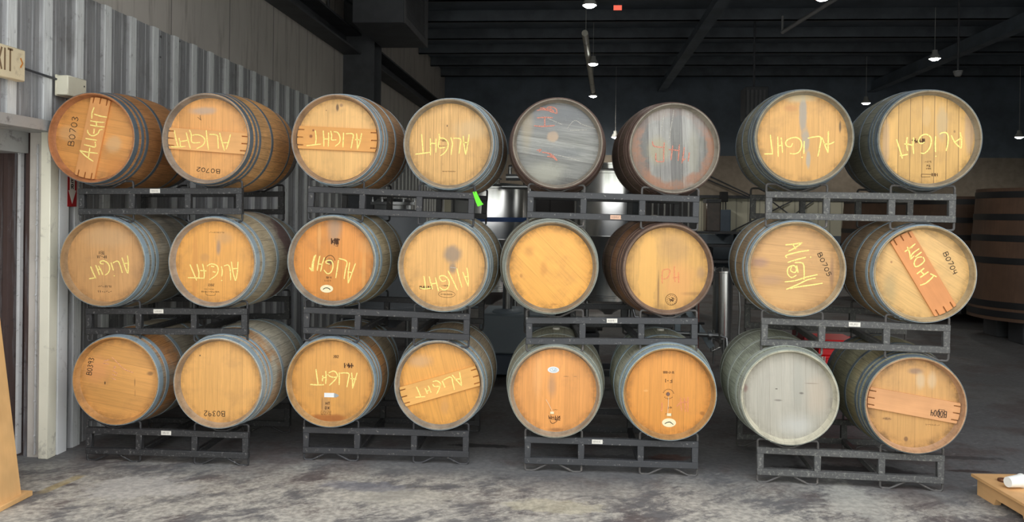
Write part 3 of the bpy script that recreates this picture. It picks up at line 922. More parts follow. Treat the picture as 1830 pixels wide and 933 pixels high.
# zoomed views used to survey the marks: origin and scale of each view
Z = {'z1': (90, 165, 6.221), 'z2': (290, 200, 7.773), 'z3': (525, 170, 7.18), 'z4': (1350, 160, 6.219), 'z5': (710, 620, 6.667), 'z6': (310, 610, 6.219),
     'y1': (120, 400, 7.179), 'y2': (310, 390, 6.22), 'y3': (530, 400, 6.664), 'y4': (730, 440, 8.479), 'y5': (1580, 200, 7.175), 'y6': (1560, 410, 5.833),
     'y7': (130, 610, 7.18), 'y8': (735, 220, 9.333), 'x1': (910, 170, 5.489), 'x2': (1120, 185, 5.829), 'x3': (1110, 400, 5.829), 'x4': (1330, 395, 5.654),
     'x5': (1120, 630, 6.219), 'x6': (915, 640, 6.6625), 'x7': (540, 620, 6.667), 'x8': (1560, 660, 6.665), 'w7': (905, 395, 5.488), 'w8': (1320, 625, 5.333)}
CHALK = {
 (0, 0, 0): ('z1', [[(483, 138), (462, 195), (458, 262)], [(482, 212), (560, 235), (630, 245)], [(440, 285), (520, 298), (600, 302)], [(440, 330), (520, 345), (600, 352)], [(508, 298), (515, 348)],
   [(412, 385), (418, 415), (450, 445), (490, 445), (530, 420), (548, 385), (580, 380)], [(488, 370), (482, 425)], [(390, 478), (450, 488), (518, 497)], [(375, 545), (440, 560), (500, 570), (498, 512)],
   [(325, 610), (400, 625), (528, 640)], [(330, 612), (400, 675), (480, 728)], [(440, 580), (425, 690)]]),
 (0, 0, 1): ('z2', [[(178, 215), (200, 330), (235, 450)], [(130, 440), (230, 445), (335, 435)], [(345, 245), (375, 360), (405, 465)], [(245, 320), (262, 400), (268, 455)], [(250, 370), (320, 360), (385, 345)],
   [(390, 208), (415, 270), (428, 378), (540, 380)], [(430, 282), (500, 272), (560, 290), (600, 325), (605, 375), (570, 425), (490, 465)], [(625, 210), (638, 340), (660, 480)],
   [(670, 268), (775, 278), (790, 360), (797, 462)], [(812, 245), (840, 350), (882, 490)], [(965, 265), (935, 380), (905, 470)], [(838, 380), (925, 380)]]),
 (1, 0, 0): ('z3', [[(290, 452), (302, 550), (295, 635)], [(180, 655), (290, 640), (365, 632)], [(392, 455), (400, 560), (402, 662)], [(460, 480), (462, 570), (458, 668)], [(400, 565), (460, 565)],
   [(487, 458), (500, 520), (500, 575), (560, 575)], [(525, 470), (575, 480), (605, 540), (600, 610), (545, 658)], [(650, 480), (648, 580), (645, 672)], [(680, 495), (770, 498), (765, 580), (748, 685)],
   [(815, 490), (825, 590), (828, 700)], [(880, 485), (860, 600), (830, 690)], [(800, 570), (870, 575)]]),
 (3, 0, 0): ('z4', [[(168, 500), (180, 600), (195, 710)], [(105, 718), (200, 715)], [(250, 520), (255, 640), (258, 750)], [(288, 530), (298, 620), (305, 705)], [(255, 630), (298, 615)],
   [(415, 595), (395, 635), (350, 625), (340, 580), (380, 545), (450, 530), (500, 560), (515, 620), (490, 690), (440, 715), (385, 710)], [(542, 570), (540, 650), (540, 715)], [(516, 750), (528, 758)],
   [(580, 540), (650, 525), (722, 530), (712, 640), (693, 745)], [(735, 530), (765, 610), (803, 705)], [(803, 460), (803, 580), (803, 700)], [(750, 600), (815, 605), (870, 580)]]),
 (1, 2, 1): ('z5', [[(240, 475), (270, 540), (295, 600)], [(230, 600), (345, 588)], [(340, 490), (370, 555)], [(378, 460), (412, 540)], [(360, 530), (400, 500)],
   [(430, 440), (450, 465), (510, 460), (520, 430), (480, 400), (430, 410)], [(520, 430), (510, 480), (478, 555)], [(540, 398), (575, 475)], [(550, 390), (640, 350), (665, 420), (685, 500)],
   [(655, 325), (710, 390), (768, 452)], [(742, 290), (755, 370), (768, 450)], [(685, 375), (765, 370)]]),
 (0, 1, 0): ('y1', [[(305, 510), (340, 590), (375, 660)], [(290, 668), (375, 650)], [(370, 490), (400, 560), (420, 618)], [(405, 500), (440, 560), (462, 615)], [(405, 545), (440, 540)],
   [(470, 475), (435, 470), (430, 445), (475, 435), (530, 470), (550, 530), (530, 590), (490, 615)], [(565, 455), (580, 500), (598, 555)], [(606, 618), (614, 626)], [(590, 460), (650, 435), (680, 480), (712, 585)],
   [(705, 390), (740, 490), (778, 590)], [(775, 360), (788, 470), (785, 590)], [(735, 465), (780, 460)]]),
 (0, 1, 1): ('y2', [[(185, 480), (225, 570), (262, 655)], [(165, 625), (350, 628)], [(262, 475), (285, 560), (285, 625)], [(325, 470), (345, 560), (345, 630)], [(300, 545), (368, 548)],
   [(375, 495), (420, 470), (480, 485), (500, 530), (480, 590), (405, 645)], [(420, 495), (455, 500)], [(440, 555), (470, 560)], [(535, 495), (545, 550), (540, 605)], [(536, 646), (544, 654)],
   [(565, 490), (610, 480), (630, 520), (638, 600), (640, 645)], [(645, 440), (660, 540), (690, 650)], [(718, 440), (712, 560), (695, 650)], [(655, 520), (715, 515)]]),
 (1, 1, 0): ('y3', [[(230, 370), (205, 460), (200, 570)], [(155, 525), (180, 555), (210, 560)], [(215, 380), (190, 480), (185, 570)], [(280, 380), (262, 470), (250, 560)], [(335, 400), (310, 480), (290, 570)], [(270, 480), (315, 485)],
   [(400, 480), (355, 465), (365, 440), (420, 440), (440, 500), (420, 570), (375, 595), (330, 550)], [(505, 430), (490, 540), (475, 645)], [(510, 410), (605, 445), (590, 550), (575, 655)],
   [(640, 455), (625, 580), (625, 705)], [(710, 465), (670, 580), (628, 700)], [(615, 565), (675, 580)]]),
 (1, 1, 1): ('y4', [[(240, 460), (258, 560), (268, 650)], [(180, 640), (260, 655), (350, 640)], [(320, 465), (345, 560), (375, 660)], [(415, 480), (440, 590), (465, 685)], [(345, 580), (430, 565)],
   [(575, 520), (520, 535), (485, 500), (480, 460), (540, 450), (600, 490), (625, 560), (600, 640), (540, 665), (480, 625)], [(605, 375), (680, 520), (750, 665)], [(735, 335), (770, 470), (815, 620)],
   [(825, 385), (870, 500), (912, 605)], [(885, 320), (908, 460), (912, 600)], [(850, 455), (905, 455)]]),
 (3, 0, 1): ('y5', [[(155, 350), (195, 470), (235, 600)], [(200, 565), (305, 545)], [(295, 320), (285, 400), (300, 500)], [(375, 325), (370, 430), (380, 540)], [(255, 410), (315, 415), (375, 430)],
   [(520, 385), (475, 405), (440, 375), (470, 310), (530, 285), (590, 315), (605, 380), (580, 470), (520, 530), (470, 525)], [(658, 310), (655, 420), (660, 515)], [(660, 565), (670, 575)],
   [(710, 285), (745, 265), (800, 270), (822, 330), (815, 420), (795, 500)], [(860, 300), (905, 390), (985, 468)], [(972, 260), (990, 370), (988, 468)], [(905, 385), (1000, 325)]]),
 (3, 1, 1): ('y6', [[(320, 240), (375, 200), (430, 155)], [(345, 190), (370, 250), (380, 315)], [(360, 210), (400, 190)], [(470, 205), (400, 260), (380, 315), (420, 280)], [(495, 240), (430, 290)],
   [(500, 290), (450, 300), (420, 350), (435, 390), (480, 375), (525, 330), (510, 290)], [(525, 405), (450, 465)], [(570, 440), (485, 500)], [(490, 435), (525, 470)], [(625, 476), (600, 510), (540, 560), (485, 580)], [(590, 460), (655, 490)]]),
 (1, 0, 1): ('y8', [[(180, 190), (195, 350), (208, 500)], [(80, 525), (200, 510), (325, 490)], [(325, 260), (330, 400), (330, 540)], [(418, 265), (420, 380), (420, 495)], [(330, 340), (420, 345)],
   [(465, 180), (475, 260), (465, 410), (570, 405)], [(480, 250), (560, 265), (615, 330), (610, 420), (560, 500), (495, 545)], [(660, 240), (690, 340), (680, 430), (670, 530)], [(705, 255), (820, 268), (815, 380), (800, 510)],
   [(865, 215), (880, 360), (908, 530)], [(960, 190), (945, 330), (910, 520)], [(870, 320), (950, 330)]]),
 (1, 2, 0): ('x7', [[(165, 265), (180, 370), (195, 460)], [(95, 450), (180, 455), (265, 450)], [(250, 340), (245, 410)], [(285, 285), (290, 360), (285, 440)], [(245, 370), (290, 360)],
   [(310, 325), (340, 350), (390, 360), (430, 345), (410, 300), (370, 285), (320, 310)], [(430, 345), (390, 400), (330, 458)], [(450, 300), (452, 370), (450, 450)], [(465, 308), (565, 310), (560, 390), (545, 475)],
   [(600, 300), (612, 400), (615, 490)], [(668, 300), (640, 400), (615, 485)], [(588, 370), (660, 378)]]),
 (3, 1, 0): ('x4', [[(415, 245), (500, 235), (585, 220)], [(445, 310), (515, 270), (585, 218)], [(485, 235), (520, 285)], [(650, 295), (540, 315), (425, 350), (432, 375)], [(620, 365), (530, 390), (440, 420)], [(664, 358), (672, 366)],
   [(480, 460), (470, 500), (510, 520), (530, 490), (505, 450), (450, 470), (440, 530), (480, 570), (530, 545)], [(510, 420), (590, 425), (605, 500), (605, 590)], [(530, 450), (545, 520)],
   [(415, 615), (520, 600), (620, 565), (740, 535)], [(430, 690), (540, 640), (640, 590), (720, 570)], [(470, 680), (560, 660), (680, 640), (790, 620)]])}
# numbers in marker pen: view, text, baseline start, baseline end, letter height
INK = {(0, 0, 0): ('z1', 'B0703', (242, 560), (292, 245), 68), (0, 0, 1): ('z2', 'B0702', (808, 748), (485, 718), 56), (0, 2, 0): ('y7', 'B0393', (238, 398), (272, 180), 68),
       (0, 2, 1): ('z6', 'B0392', (580, 745), (345, 745), 58), (3, 1, 1): ('y6', 'B0704', (728, 252), (838, 468), 52), (3, 1, 0): ('x4', 'B0705', (735, 330), (838, 552), 44), (3, 2, 1): ('x8', 'B0004', (868, 482), (680, 468), 78)}
RED = {(2, 0, 0): ('x1', [[(275, 155), (350, 148), (470, 185)], [(470, 185), (462, 142), (420, 122), (380, 125), (370, 150)], [(300, 130), (350, 135), (420, 152)], [(400, 130), (440, 165)], [(275, 228), (350, 222), (430, 225)],
   [(248, 305), (340, 310), (450, 300)], [(352, 222), (352, 310)], [(280, 545), (320, 535), (300, 560)], [(330, 560), (420, 580), (480, 640)], [(380, 600), (440, 610), (470, 640)], [(400, 570), (430, 610)]], CH_R),
 (2, 0, 1): ('x2', [[(400, 410), (395, 520), (398, 605)], [(398, 605), (325, 600), (318, 520)], [(280, 400), (300, 450), (390, 460)], [(485, 440), (475, 520), (468, 590)], [(550, 430), (545, 520), (540, 595)], [(445, 480), (555, 492)],
   [(600, 455), (590, 540), (578, 620)], [(650, 510), (640, 600)], [(580, 600), (610, 570)]], CH_R),
 (2, 1, 1): ('x3', [[(440, 480), (435, 570), (440, 620)], [(445, 480), (500, 470), (515, 500), (490, 560), (440, 575)], [(560, 440), (560, 540), (570, 600)], [(600, 500), (605, 610)], [(545, 560), (610, 550)]], CH_O),
 (2, 2, 1): ('x5', [[(600, 500), (605, 580), (615, 650)], [(640, 500), (650, 580), (655, 660)], [(680, 490), (682, 580), (680, 660)], [(560, 600), (600, 560), (680, 545)], [(400, 560), (395, 660)]], CH_O),
 (0, 2, 0): ('y7', [[(505, 160), (570, 220), (640, 290), (700, 325), (790, 355)], [(390, 240), (430, 245), (470, 250)], [(400, 215), (470, 190)], [(530, 300), (540, 275), (555, 290), (535, 310)], [(520, 330), (580, 370)], [(510, 380), (570, 400)],
   [(510, 430), (560, 450)]], m_chalk('pink_chalk', srgb(240, 176, 140), None, 0.46))}
WHITE = {(2, 0, 0): ('x1', [[(570, 330), (640, 250), (720, 290), (840, 325)], [(440, 580), (560, 605), (700, 640)], [(380, 230), (520, 290)], [(600, 345), (760, 340)]]),
         (2, 0, 1): ('x2', [[(400, 80), (385, 180), (365, 290)], [(490, 80), (465, 260), (445, 410)]]),
         (1, 1, 1): ('y4', [[(640, 320), (735, 332)]])}
# boards across the heads: view, ends of the centre line, half width
BATTEN = {(0, 0, 0): ('z1', (388, 868), (552, 60), 112), (0, 0, 1): ('z2', (60, 318), (1160, 392), 145), (1, 0, 0): ('z3', (40, 540), (1070, 582), 142), (1, 2, 1): ('z5', (40, 612), (930, 335), 118),
          (3, 1, 1): ('y6', (305, 125), (765, 850), 128), (3, 2, 1): ('x8', (-30, 354), (1060, 508), 132)}

def conv(key, view):
    """view pixel -> point on the head of that barrel (x to the right, z up)"""
    X, Y, Zc, yw, cx, cy, w, h = BARRELS[key]
    ox, oy, s = Z[view]
    k = 0.0092
    hx, hy = cx + (1030 - cx) * k, cy + (385 - cy) * k
    def f(p):
        return ((ox + p[0] / s - hx) / (w / 2 * (1 - k)) * RE, -(oy + p[1] / s - hy) / (h / 2 * (1 - k)) * RE)
    f.k = RE / (w / 2) / s
    f.kz = RE / (h / 2) / s
    return f

# per barrel: head colour, grain direction (degrees), head options, stave colours (body, band near the end, rim), hoops, layout, label
H = {}
def spec(key, head, ang, body, tan, rim, hoop, lay, label, view=None, stains=(), wine=0.0, grey=0.45, **kw):
    H[key] = dict(head=head, ang=ang, body=body, tan=tan, rim=rim, hoop=hoop, lay=lay, label=label, view=view, stains=stains, wine=wine, grey=grey, kw=kw)
spec((0, 0, 0), (212, 150, 84), 80, (168, 120, 76), (172, 118, 70), (176, 116, 74), 'dark', 1, 'orange-brown oak barrel inked B0703 with a steep chalked board', 'z1',
     [(690, 540, 110, 100, (205, 168, 122), .6, .5), (180, 420, 120, 90, (206, 164, 116), .5, .5), (700, 780, 160, 120, (196, 124, 58), .5, .6)], grey=0.12, pw=.09)
spec((0, 0, 1), (226, 166, 104), 0, (196, 146, 92), (190, 146, 96), (150, 138, 124), 'dark', 1, 'oak barrel inked B0702 upside down below its chalked cross board', 'z2', [(560, -60, 200, 60, (170, 160, 150), .6, .6)], grey=0.2, pw=.075)
spec((0, 1, 0), (206, 158, 108), 2, (140, 134, 120), (160, 140, 110), (168, 136, 98), 'galv', 1, 'dull tan barrel with slanting upside-down chalk and dotted stamps, middle row by ribbed wall', 'y1', [(500, 130, 380, 150, (196, 160, 118), .5, .6)], grey=0.6, pw=.1, var=.06)
spec((0, 1, 1), (230, 168, 92), 0, (158, 150, 132), (176, 160, 130), (168, 150, 130), 'galv', 0, 'oak barrel stamped 2012 upside down, with a purple wine stain round its belly', 'y2', [(500, 290, 30, 90, (130, 120, 116), .65, .7), (560, 180, 120, 80, (186, 148, 106), .5, .7), (240, 500, 38, 380, (214, 148, 78), .6, .3), (350, 400, 60, 50, (190, 140, 90), .4, .6)], wine=.85, grey=0.3, pw=.1, var=.05)
spec((0, 2, 0), (224, 166, 98), 80, (146, 136, 118), (190, 134, 82), (196, 144, 86), 'galv', 0, 'oak barrel inked B0393 with faint pink chalk scribble, bottom row', 'y7', [(330, 330, 200, 190, (232, 160, 104), .6, .8), (418, 495, 9, 22, (40, 30, 26), .9, .3), (810, 480, 6, 60, (90, 60, 40), .7, .5), (815, 620, 4, 50, (120, 84, 54), .6, .5), (1010, 360, 50, 30, (70, 54, 44), .6, .6)], grey=0.4, pw=.1, var=.05)
spec((0, 2, 1), (226, 172, 104), 0, (170, 164, 146), (188, 140, 92), (172, 146, 116), 'galv', 1, 'plain-headed oak barrel inked B0392 upside down near its lower rim', 'z6', [(290, 118, 9, 9, (60, 50, 44), .9, .4)], grey=0.35, pw=.085, var=.05)
spec((1, 0, 0), (230, 184, 122), 0, (170, 130, 92), (176, 138, 98), (160, 132, 104), 'galv', 1, 'pale-headed oak barrel with a knotty pine board across it, chalked upside down', 'z3', [(560, 150, 22, 55, (70, 50, 44), .8, .5), (610, 120, 26, 26, (120, 90, 76), .6, .6), (418, 188, 8, 10, (70, 50, 40), .8, .4)], grey=0.25, pw=.12, var=.03)
spec((1, 0, 1), (216, 172, 114), 0, (150, 130, 108), (156, 136, 112), (156, 142, 120), 'galv', 1, 'tan oak barrel with fine cracked planks, directly above the green tag', 'y8', [(1000, 100, 300, 200, (206, 178, 134), .5, .6), (600, 50, 10, 20, (60, 44, 36), .8, .4)], grey=0.35, pw=.055, var=.06, seam=.4, fleck=.5, grain=.16)
spec((1, 1, 0), (218, 146, 74), 0, (164, 150, 122), (176, 158, 122), (150, 140, 124), 'galv', 0, 'orange oak barrel with chalk lettering and an oval sticker bearing a dark arc', 'y3', [(450, 60, 90, 190, (160, 138, 116), .7, .7), (270, 170, 26, 200, (232, 174, 104), .5, .5), (810, 600, 26, 300, (230, 172, 98), .45, .5), (402, 450, 48, 46, (78, 62, 54), .75, .6), (900, 260, 160, 120, (214, 160, 98), .5, .7)], grey=0.3, pw=.085, var=.06)
spec((1, 1, 1), (230, 178, 112), 0, (160, 146, 120), (166, 152, 126), (170, 150, 122), 'galv', 1, 'oak barrel with a dark grey smudge above its chalk lettering', 'y4', [(670, 120, 150, 150, (128, 118, 108), .75, .6), (670, 330, 60, 90, (120, 112, 104), .7, .7)], grey=0.4, pw=.07, var=.04)
spec((1, 2, 0), (216, 158, 86), 0, (140, 124, 98), (184, 132, 80), (186, 148, 98), 'galv', 1, 'oak barrel stamped 2012 with a white strip label and chalk lettering, bottom row', 'x7', [(310, 850, 240, 50, (150, 84, 40), .75, .5), (290, 700, 60, 120, (176, 136, 92), .5, .5), (245, 690, 5, 110, (96, 66, 42), .7, .5)], grey=0.45, pw=.1, var=.05)
spec((1, 2, 1), (226, 164, 86), 15, (166, 148, 122), (172, 156, 130), (158, 146, 128), 'galv', 0, 'oak barrel with a chalked board tilting up to the right, bottom row', 'z5', [(260, 180, 160, 90, (196, 158, 118), .6, .7), (570, 700, 60, 110, (206, 152, 96), .5, .6)], grey=0.35, pw=.1, var=.05)
spec((2, 0, 0), (140, 140, 134), 82, (104, 82, 68), (110, 86, 70), (142, 132, 118), 'rust', 1, 'dark barrel with a glossy silver-grey head, tan round patch and red chalk marks', 'x1', [(430, 408, 62, 60, (176, 150, 122), .85, .3), (350, 220, 260, 180, (96, 98, 98), .6, .7), (640, 180, 220, 130, (88, 92, 94), .6, .8), (180, 280, 70, 260, (164, 146, 110), .5, .7), (350, 760, 240, 120, (170, 168, 152), .6, .7), (520, 560, 300, 60, (98, 102, 106), .5, .7)], grey=0.65, coat=.7, grain=.3, rough=.4, dirt=(58, 60, 60), pw=.12, var=.3, edge=.35, seam=.6, fleck=.4)
spec((2, 0, 1), (140, 138, 131), 2, (96, 80, 68), (104, 86, 72), (146, 138, 124), 'rust', 1, 'dark barrel with grey planks ringed by a rusty orange stain', 'x2', [(340, 500, 120, 160, (160, 150, 118), .7, .5), (690, 500, 60, 280, (160, 156, 140), .6, .5), (470, 680, 170, 110, (112, 108, 108), .5, .7)], grey=0.5, coat=.6, grain=.25, rough=.4, dirt=(70, 68, 66), pw=.075, var=.3, seam=.85, fleck=.35)
spec((2, 1, 0), (240, 176, 92), 45, (140, 134, 118), (150, 140, 120), (146, 132, 110), 'pale', 1, 'bright orange barrel with a blank, unlettered head and dark scuffs', 'w7', [(230, 290, 60, 70, (186, 128, 64), .5, .7), (370, 470, 40, 80, (196, 134, 66), .5, .8), (150, 540, 16, 24, (170, 112, 56), .5, .6), (480, 820, 50, 10, (180, 120, 60), .5, .7)], grey=0.45, pw=.2, var=.02, edge=.6)
spec((2, 1, 1), (220, 172, 104), 0, (124, 100, 80), (150, 108, 76), (128, 106, 90), 'rust', 1, 'brown barrel with a round dark stamp and faint red chalk on broad planks', 'x3', [(290, 500, 95, 420, (232, 178, 98), .75, .15), (400, 680, 12, 220, (110, 80, 56), .6, .6), (560, 260, 170, 180, (178, 140, 94), .5, .6), (620, 620, 190, 240, (228, 164, 100), .6, .7), (830, 500, 50, 70, (170, 134, 100), .55, .7), (760, 720, 120, 24, (150, 108, 70), .5, .8)], grey=0.25, pw=.115, var=.1, rough=.6)
spec((2, 2, 0), (228, 160, 94), 0, (152, 150, 130), (158, 152, 130), (160, 144, 122), 'pale', 0, 'oak barrel with a small white oval sticker high on its head', 'x6', [(480, 330, 60, 160, (176, 136, 102), .6, .7), (540, 850, 90, 24, (120, 80, 54), .6, .7), (640, 218, 34, 4, (90, 60, 40), .7, .5), (745, 216, 24, 3, (90, 60, 40), .7, .5), (320, 220, 60, 300, (234, 172, 110), .4, .6)], grey=0.3, pw=.095, var=.05)
spec((2, 2, 1), (220, 152, 76), 0, (156, 158, 138), (160, 158, 138), (176, 134, 82), 'galv', 0, 'orange oak barrel with a dark centre plug and a low cream oval sticker', 'x5', [(220, 430, 30, 16, (232, 176, 108), .6, .6), (840, 670, 30, 24, (130, 84, 46), .6, .6)], grey=0.3, pw=.075, var=.03)
spec((3, 0, 0), (218, 170, 108), 0, (122, 120, 102), (126, 124, 104), (146, 138, 118), 'dark', 1, 'weathered barrel with a grey streak running down its chalked head', 'z4', [(525, 260, 48, 260, (158, 152, 140), .85, .35), (560, 560, 40, 150, (164, 156, 140), .8, .4), (590, 780, 26, 110, (170, 164, 150), .8, .4), (500, 80, 180, 60, (200, 186, 150), .7, .7), (930, 410, 14, 70, (70, 62, 54), .75, .6), (390, 200, 90, 40, (190, 130, 80), .5, .7)], grey=0.5, pw=.1, var=.03)
spec((3, 0, 1), (214, 172, 108), 0, (112, 112, 98), (118, 116, 100), (150, 138, 116), 'dark', 1, 'weathered chalked barrel with dark-seamed planks, top row beside the wooden vats', 'y5', [(740, 140, 80, 240, (186, 162, 122), .7, .4), (1090, 200, 70, 400, (190, 158, 124), .7, .4), (20, 400, 50, 400, (196, 164, 128), .6, .4), (900, 250, 14, 20, (120, 90, 60), .6, .5), (540, 60, 60, 160, (206, 172, 120), .5, .4)], grey=0.5, pw=.07, var=.08, seam=.85)
spec((3, 1, 0), (204, 160, 110), 85, (142, 126, 100), (156, 130, 96), (176, 156, 124), 'galv', 0, 'tan barrel whose chalk lettering runs downward beside a faint inked B0705', 'x4', [(160, 420, 110, 60, (140, 110, 110), .5, .8), (270, 600, 160, 60, (176, 140, 112), .5, .8), (880, 520, 24, 190, (120, 90, 76), .55, .8), (420, 760, 300, 110, (222, 176, 116), .55, .7)], grey=0.35, pw=.11, var=.05)
spec((3, 1, 1), (220, 180, 122), 57, (156, 130, 98), (160, 136, 104), (172, 152, 116), 'galv', 0, 'barrel inked B0704 with a reddish chalked board set diagonally', 'y6', [(180, 640, 90, 170, (150, 140, 104), .5, .8), (190, 350, 12, 12, (150, 100, 70), .7, .5)], grey=0.35, pw=.12, var=.04)
spec((3, 2, 0), (176, 171, 157), 2, (146, 150, 132), (148, 152, 134), (196, 190, 168), 'pale', 0, 'barrel with a bleached grey-white head and no lettering', 'w8', [(560, 330, 60, 260, (162, 160, 148), .6, .6), (360, 375, 12, 5, (40, 36, 34), .8, .4), (700, 310, 66, 4, (70, 64, 58), .8, .5), (600, 408, 24, 12, (84, 78, 72), .7, .6), (380, 485, 40, 10, (96, 90, 84), .6, .7), (750, 420, 120, 240, (188, 170, 148), .5, .7), (560, 720, 190, 120, (196, 196, 190), .6, .8), (60, 380, 24, 40, (130, 90, 84), .6, .7)], grey=0.3, pw=.075, var=.03, dirt=(140, 136, 126), edge=.3)
spec((3, 2, 1), (206, 160, 104), 0, (134, 130, 104), (150, 138, 104), (186, 146, 110), 'dark', 1, 'barrel with an unchalked cross board and red-stained, splintered lower rim', 'x8', [(500, 20, 110, 40, (120, 100, 92), .65, .7), (560, 130, 60, 110, (198, 178, 146), .6, .6), (700, 120, 60, 120, (206, 184, 150), .5, .6), (400, 840, 26, 30, (110, 80, 60), .75, .5), (840, 60, 100, 80, (180, 140, 92), .5, .7), (165, 605, 60, 24, (140, 106, 78), .5, .7)], grey=0.4, pw=.1, var=.05, edge=.7)

BATTEN_COL = {(0, 0, 0): (218, 152, 88), (0, 0, 1): (228, 168, 102), (1, 0, 0): (226, 160, 84), (1, 2, 1): (232, 172, 92), (3, 1, 1): (214, 142, 84), (3, 2, 1): (214, 156, 104)}
LAYOUT = {0: ((0.006, 0.052), (0.088, 0.120), (0.300, 0.335)), 1: ((0.006, 0.048), (0.074, 0.100), (0.122, 0.148), (0.300, 0.332))}

def hoop_mesh(y0, y1):
    pr = []
    n = 3
    for k in range(n + 1):
        y = y0 + (y1 - y0) * k / n
        pr.append((rad(y) + 0.0022, y))
    inner = [(rad(y) - 0.002, y) for (r, y) in reversed(pr)]
    mb = MB().lathe(pr + inner, 'y', 72, closed=True)
    # rivets where the hoop overlaps
    ym = (y0 + y1) / 2
    for a in (R(200), R(206)):
        r = rad(ym) + 0.0022
        c = Vector((math.sin(a) * r, ym, math.cos(a) * r))
        nrm = Vector((math.sin(a), 0, math.cos(a)))
        mb.tube([c - nrm * 0.001, c + nrm * 0.002, c + nrm * 0.003], [0.006, 0.005, 0.002], 8)
    return mb

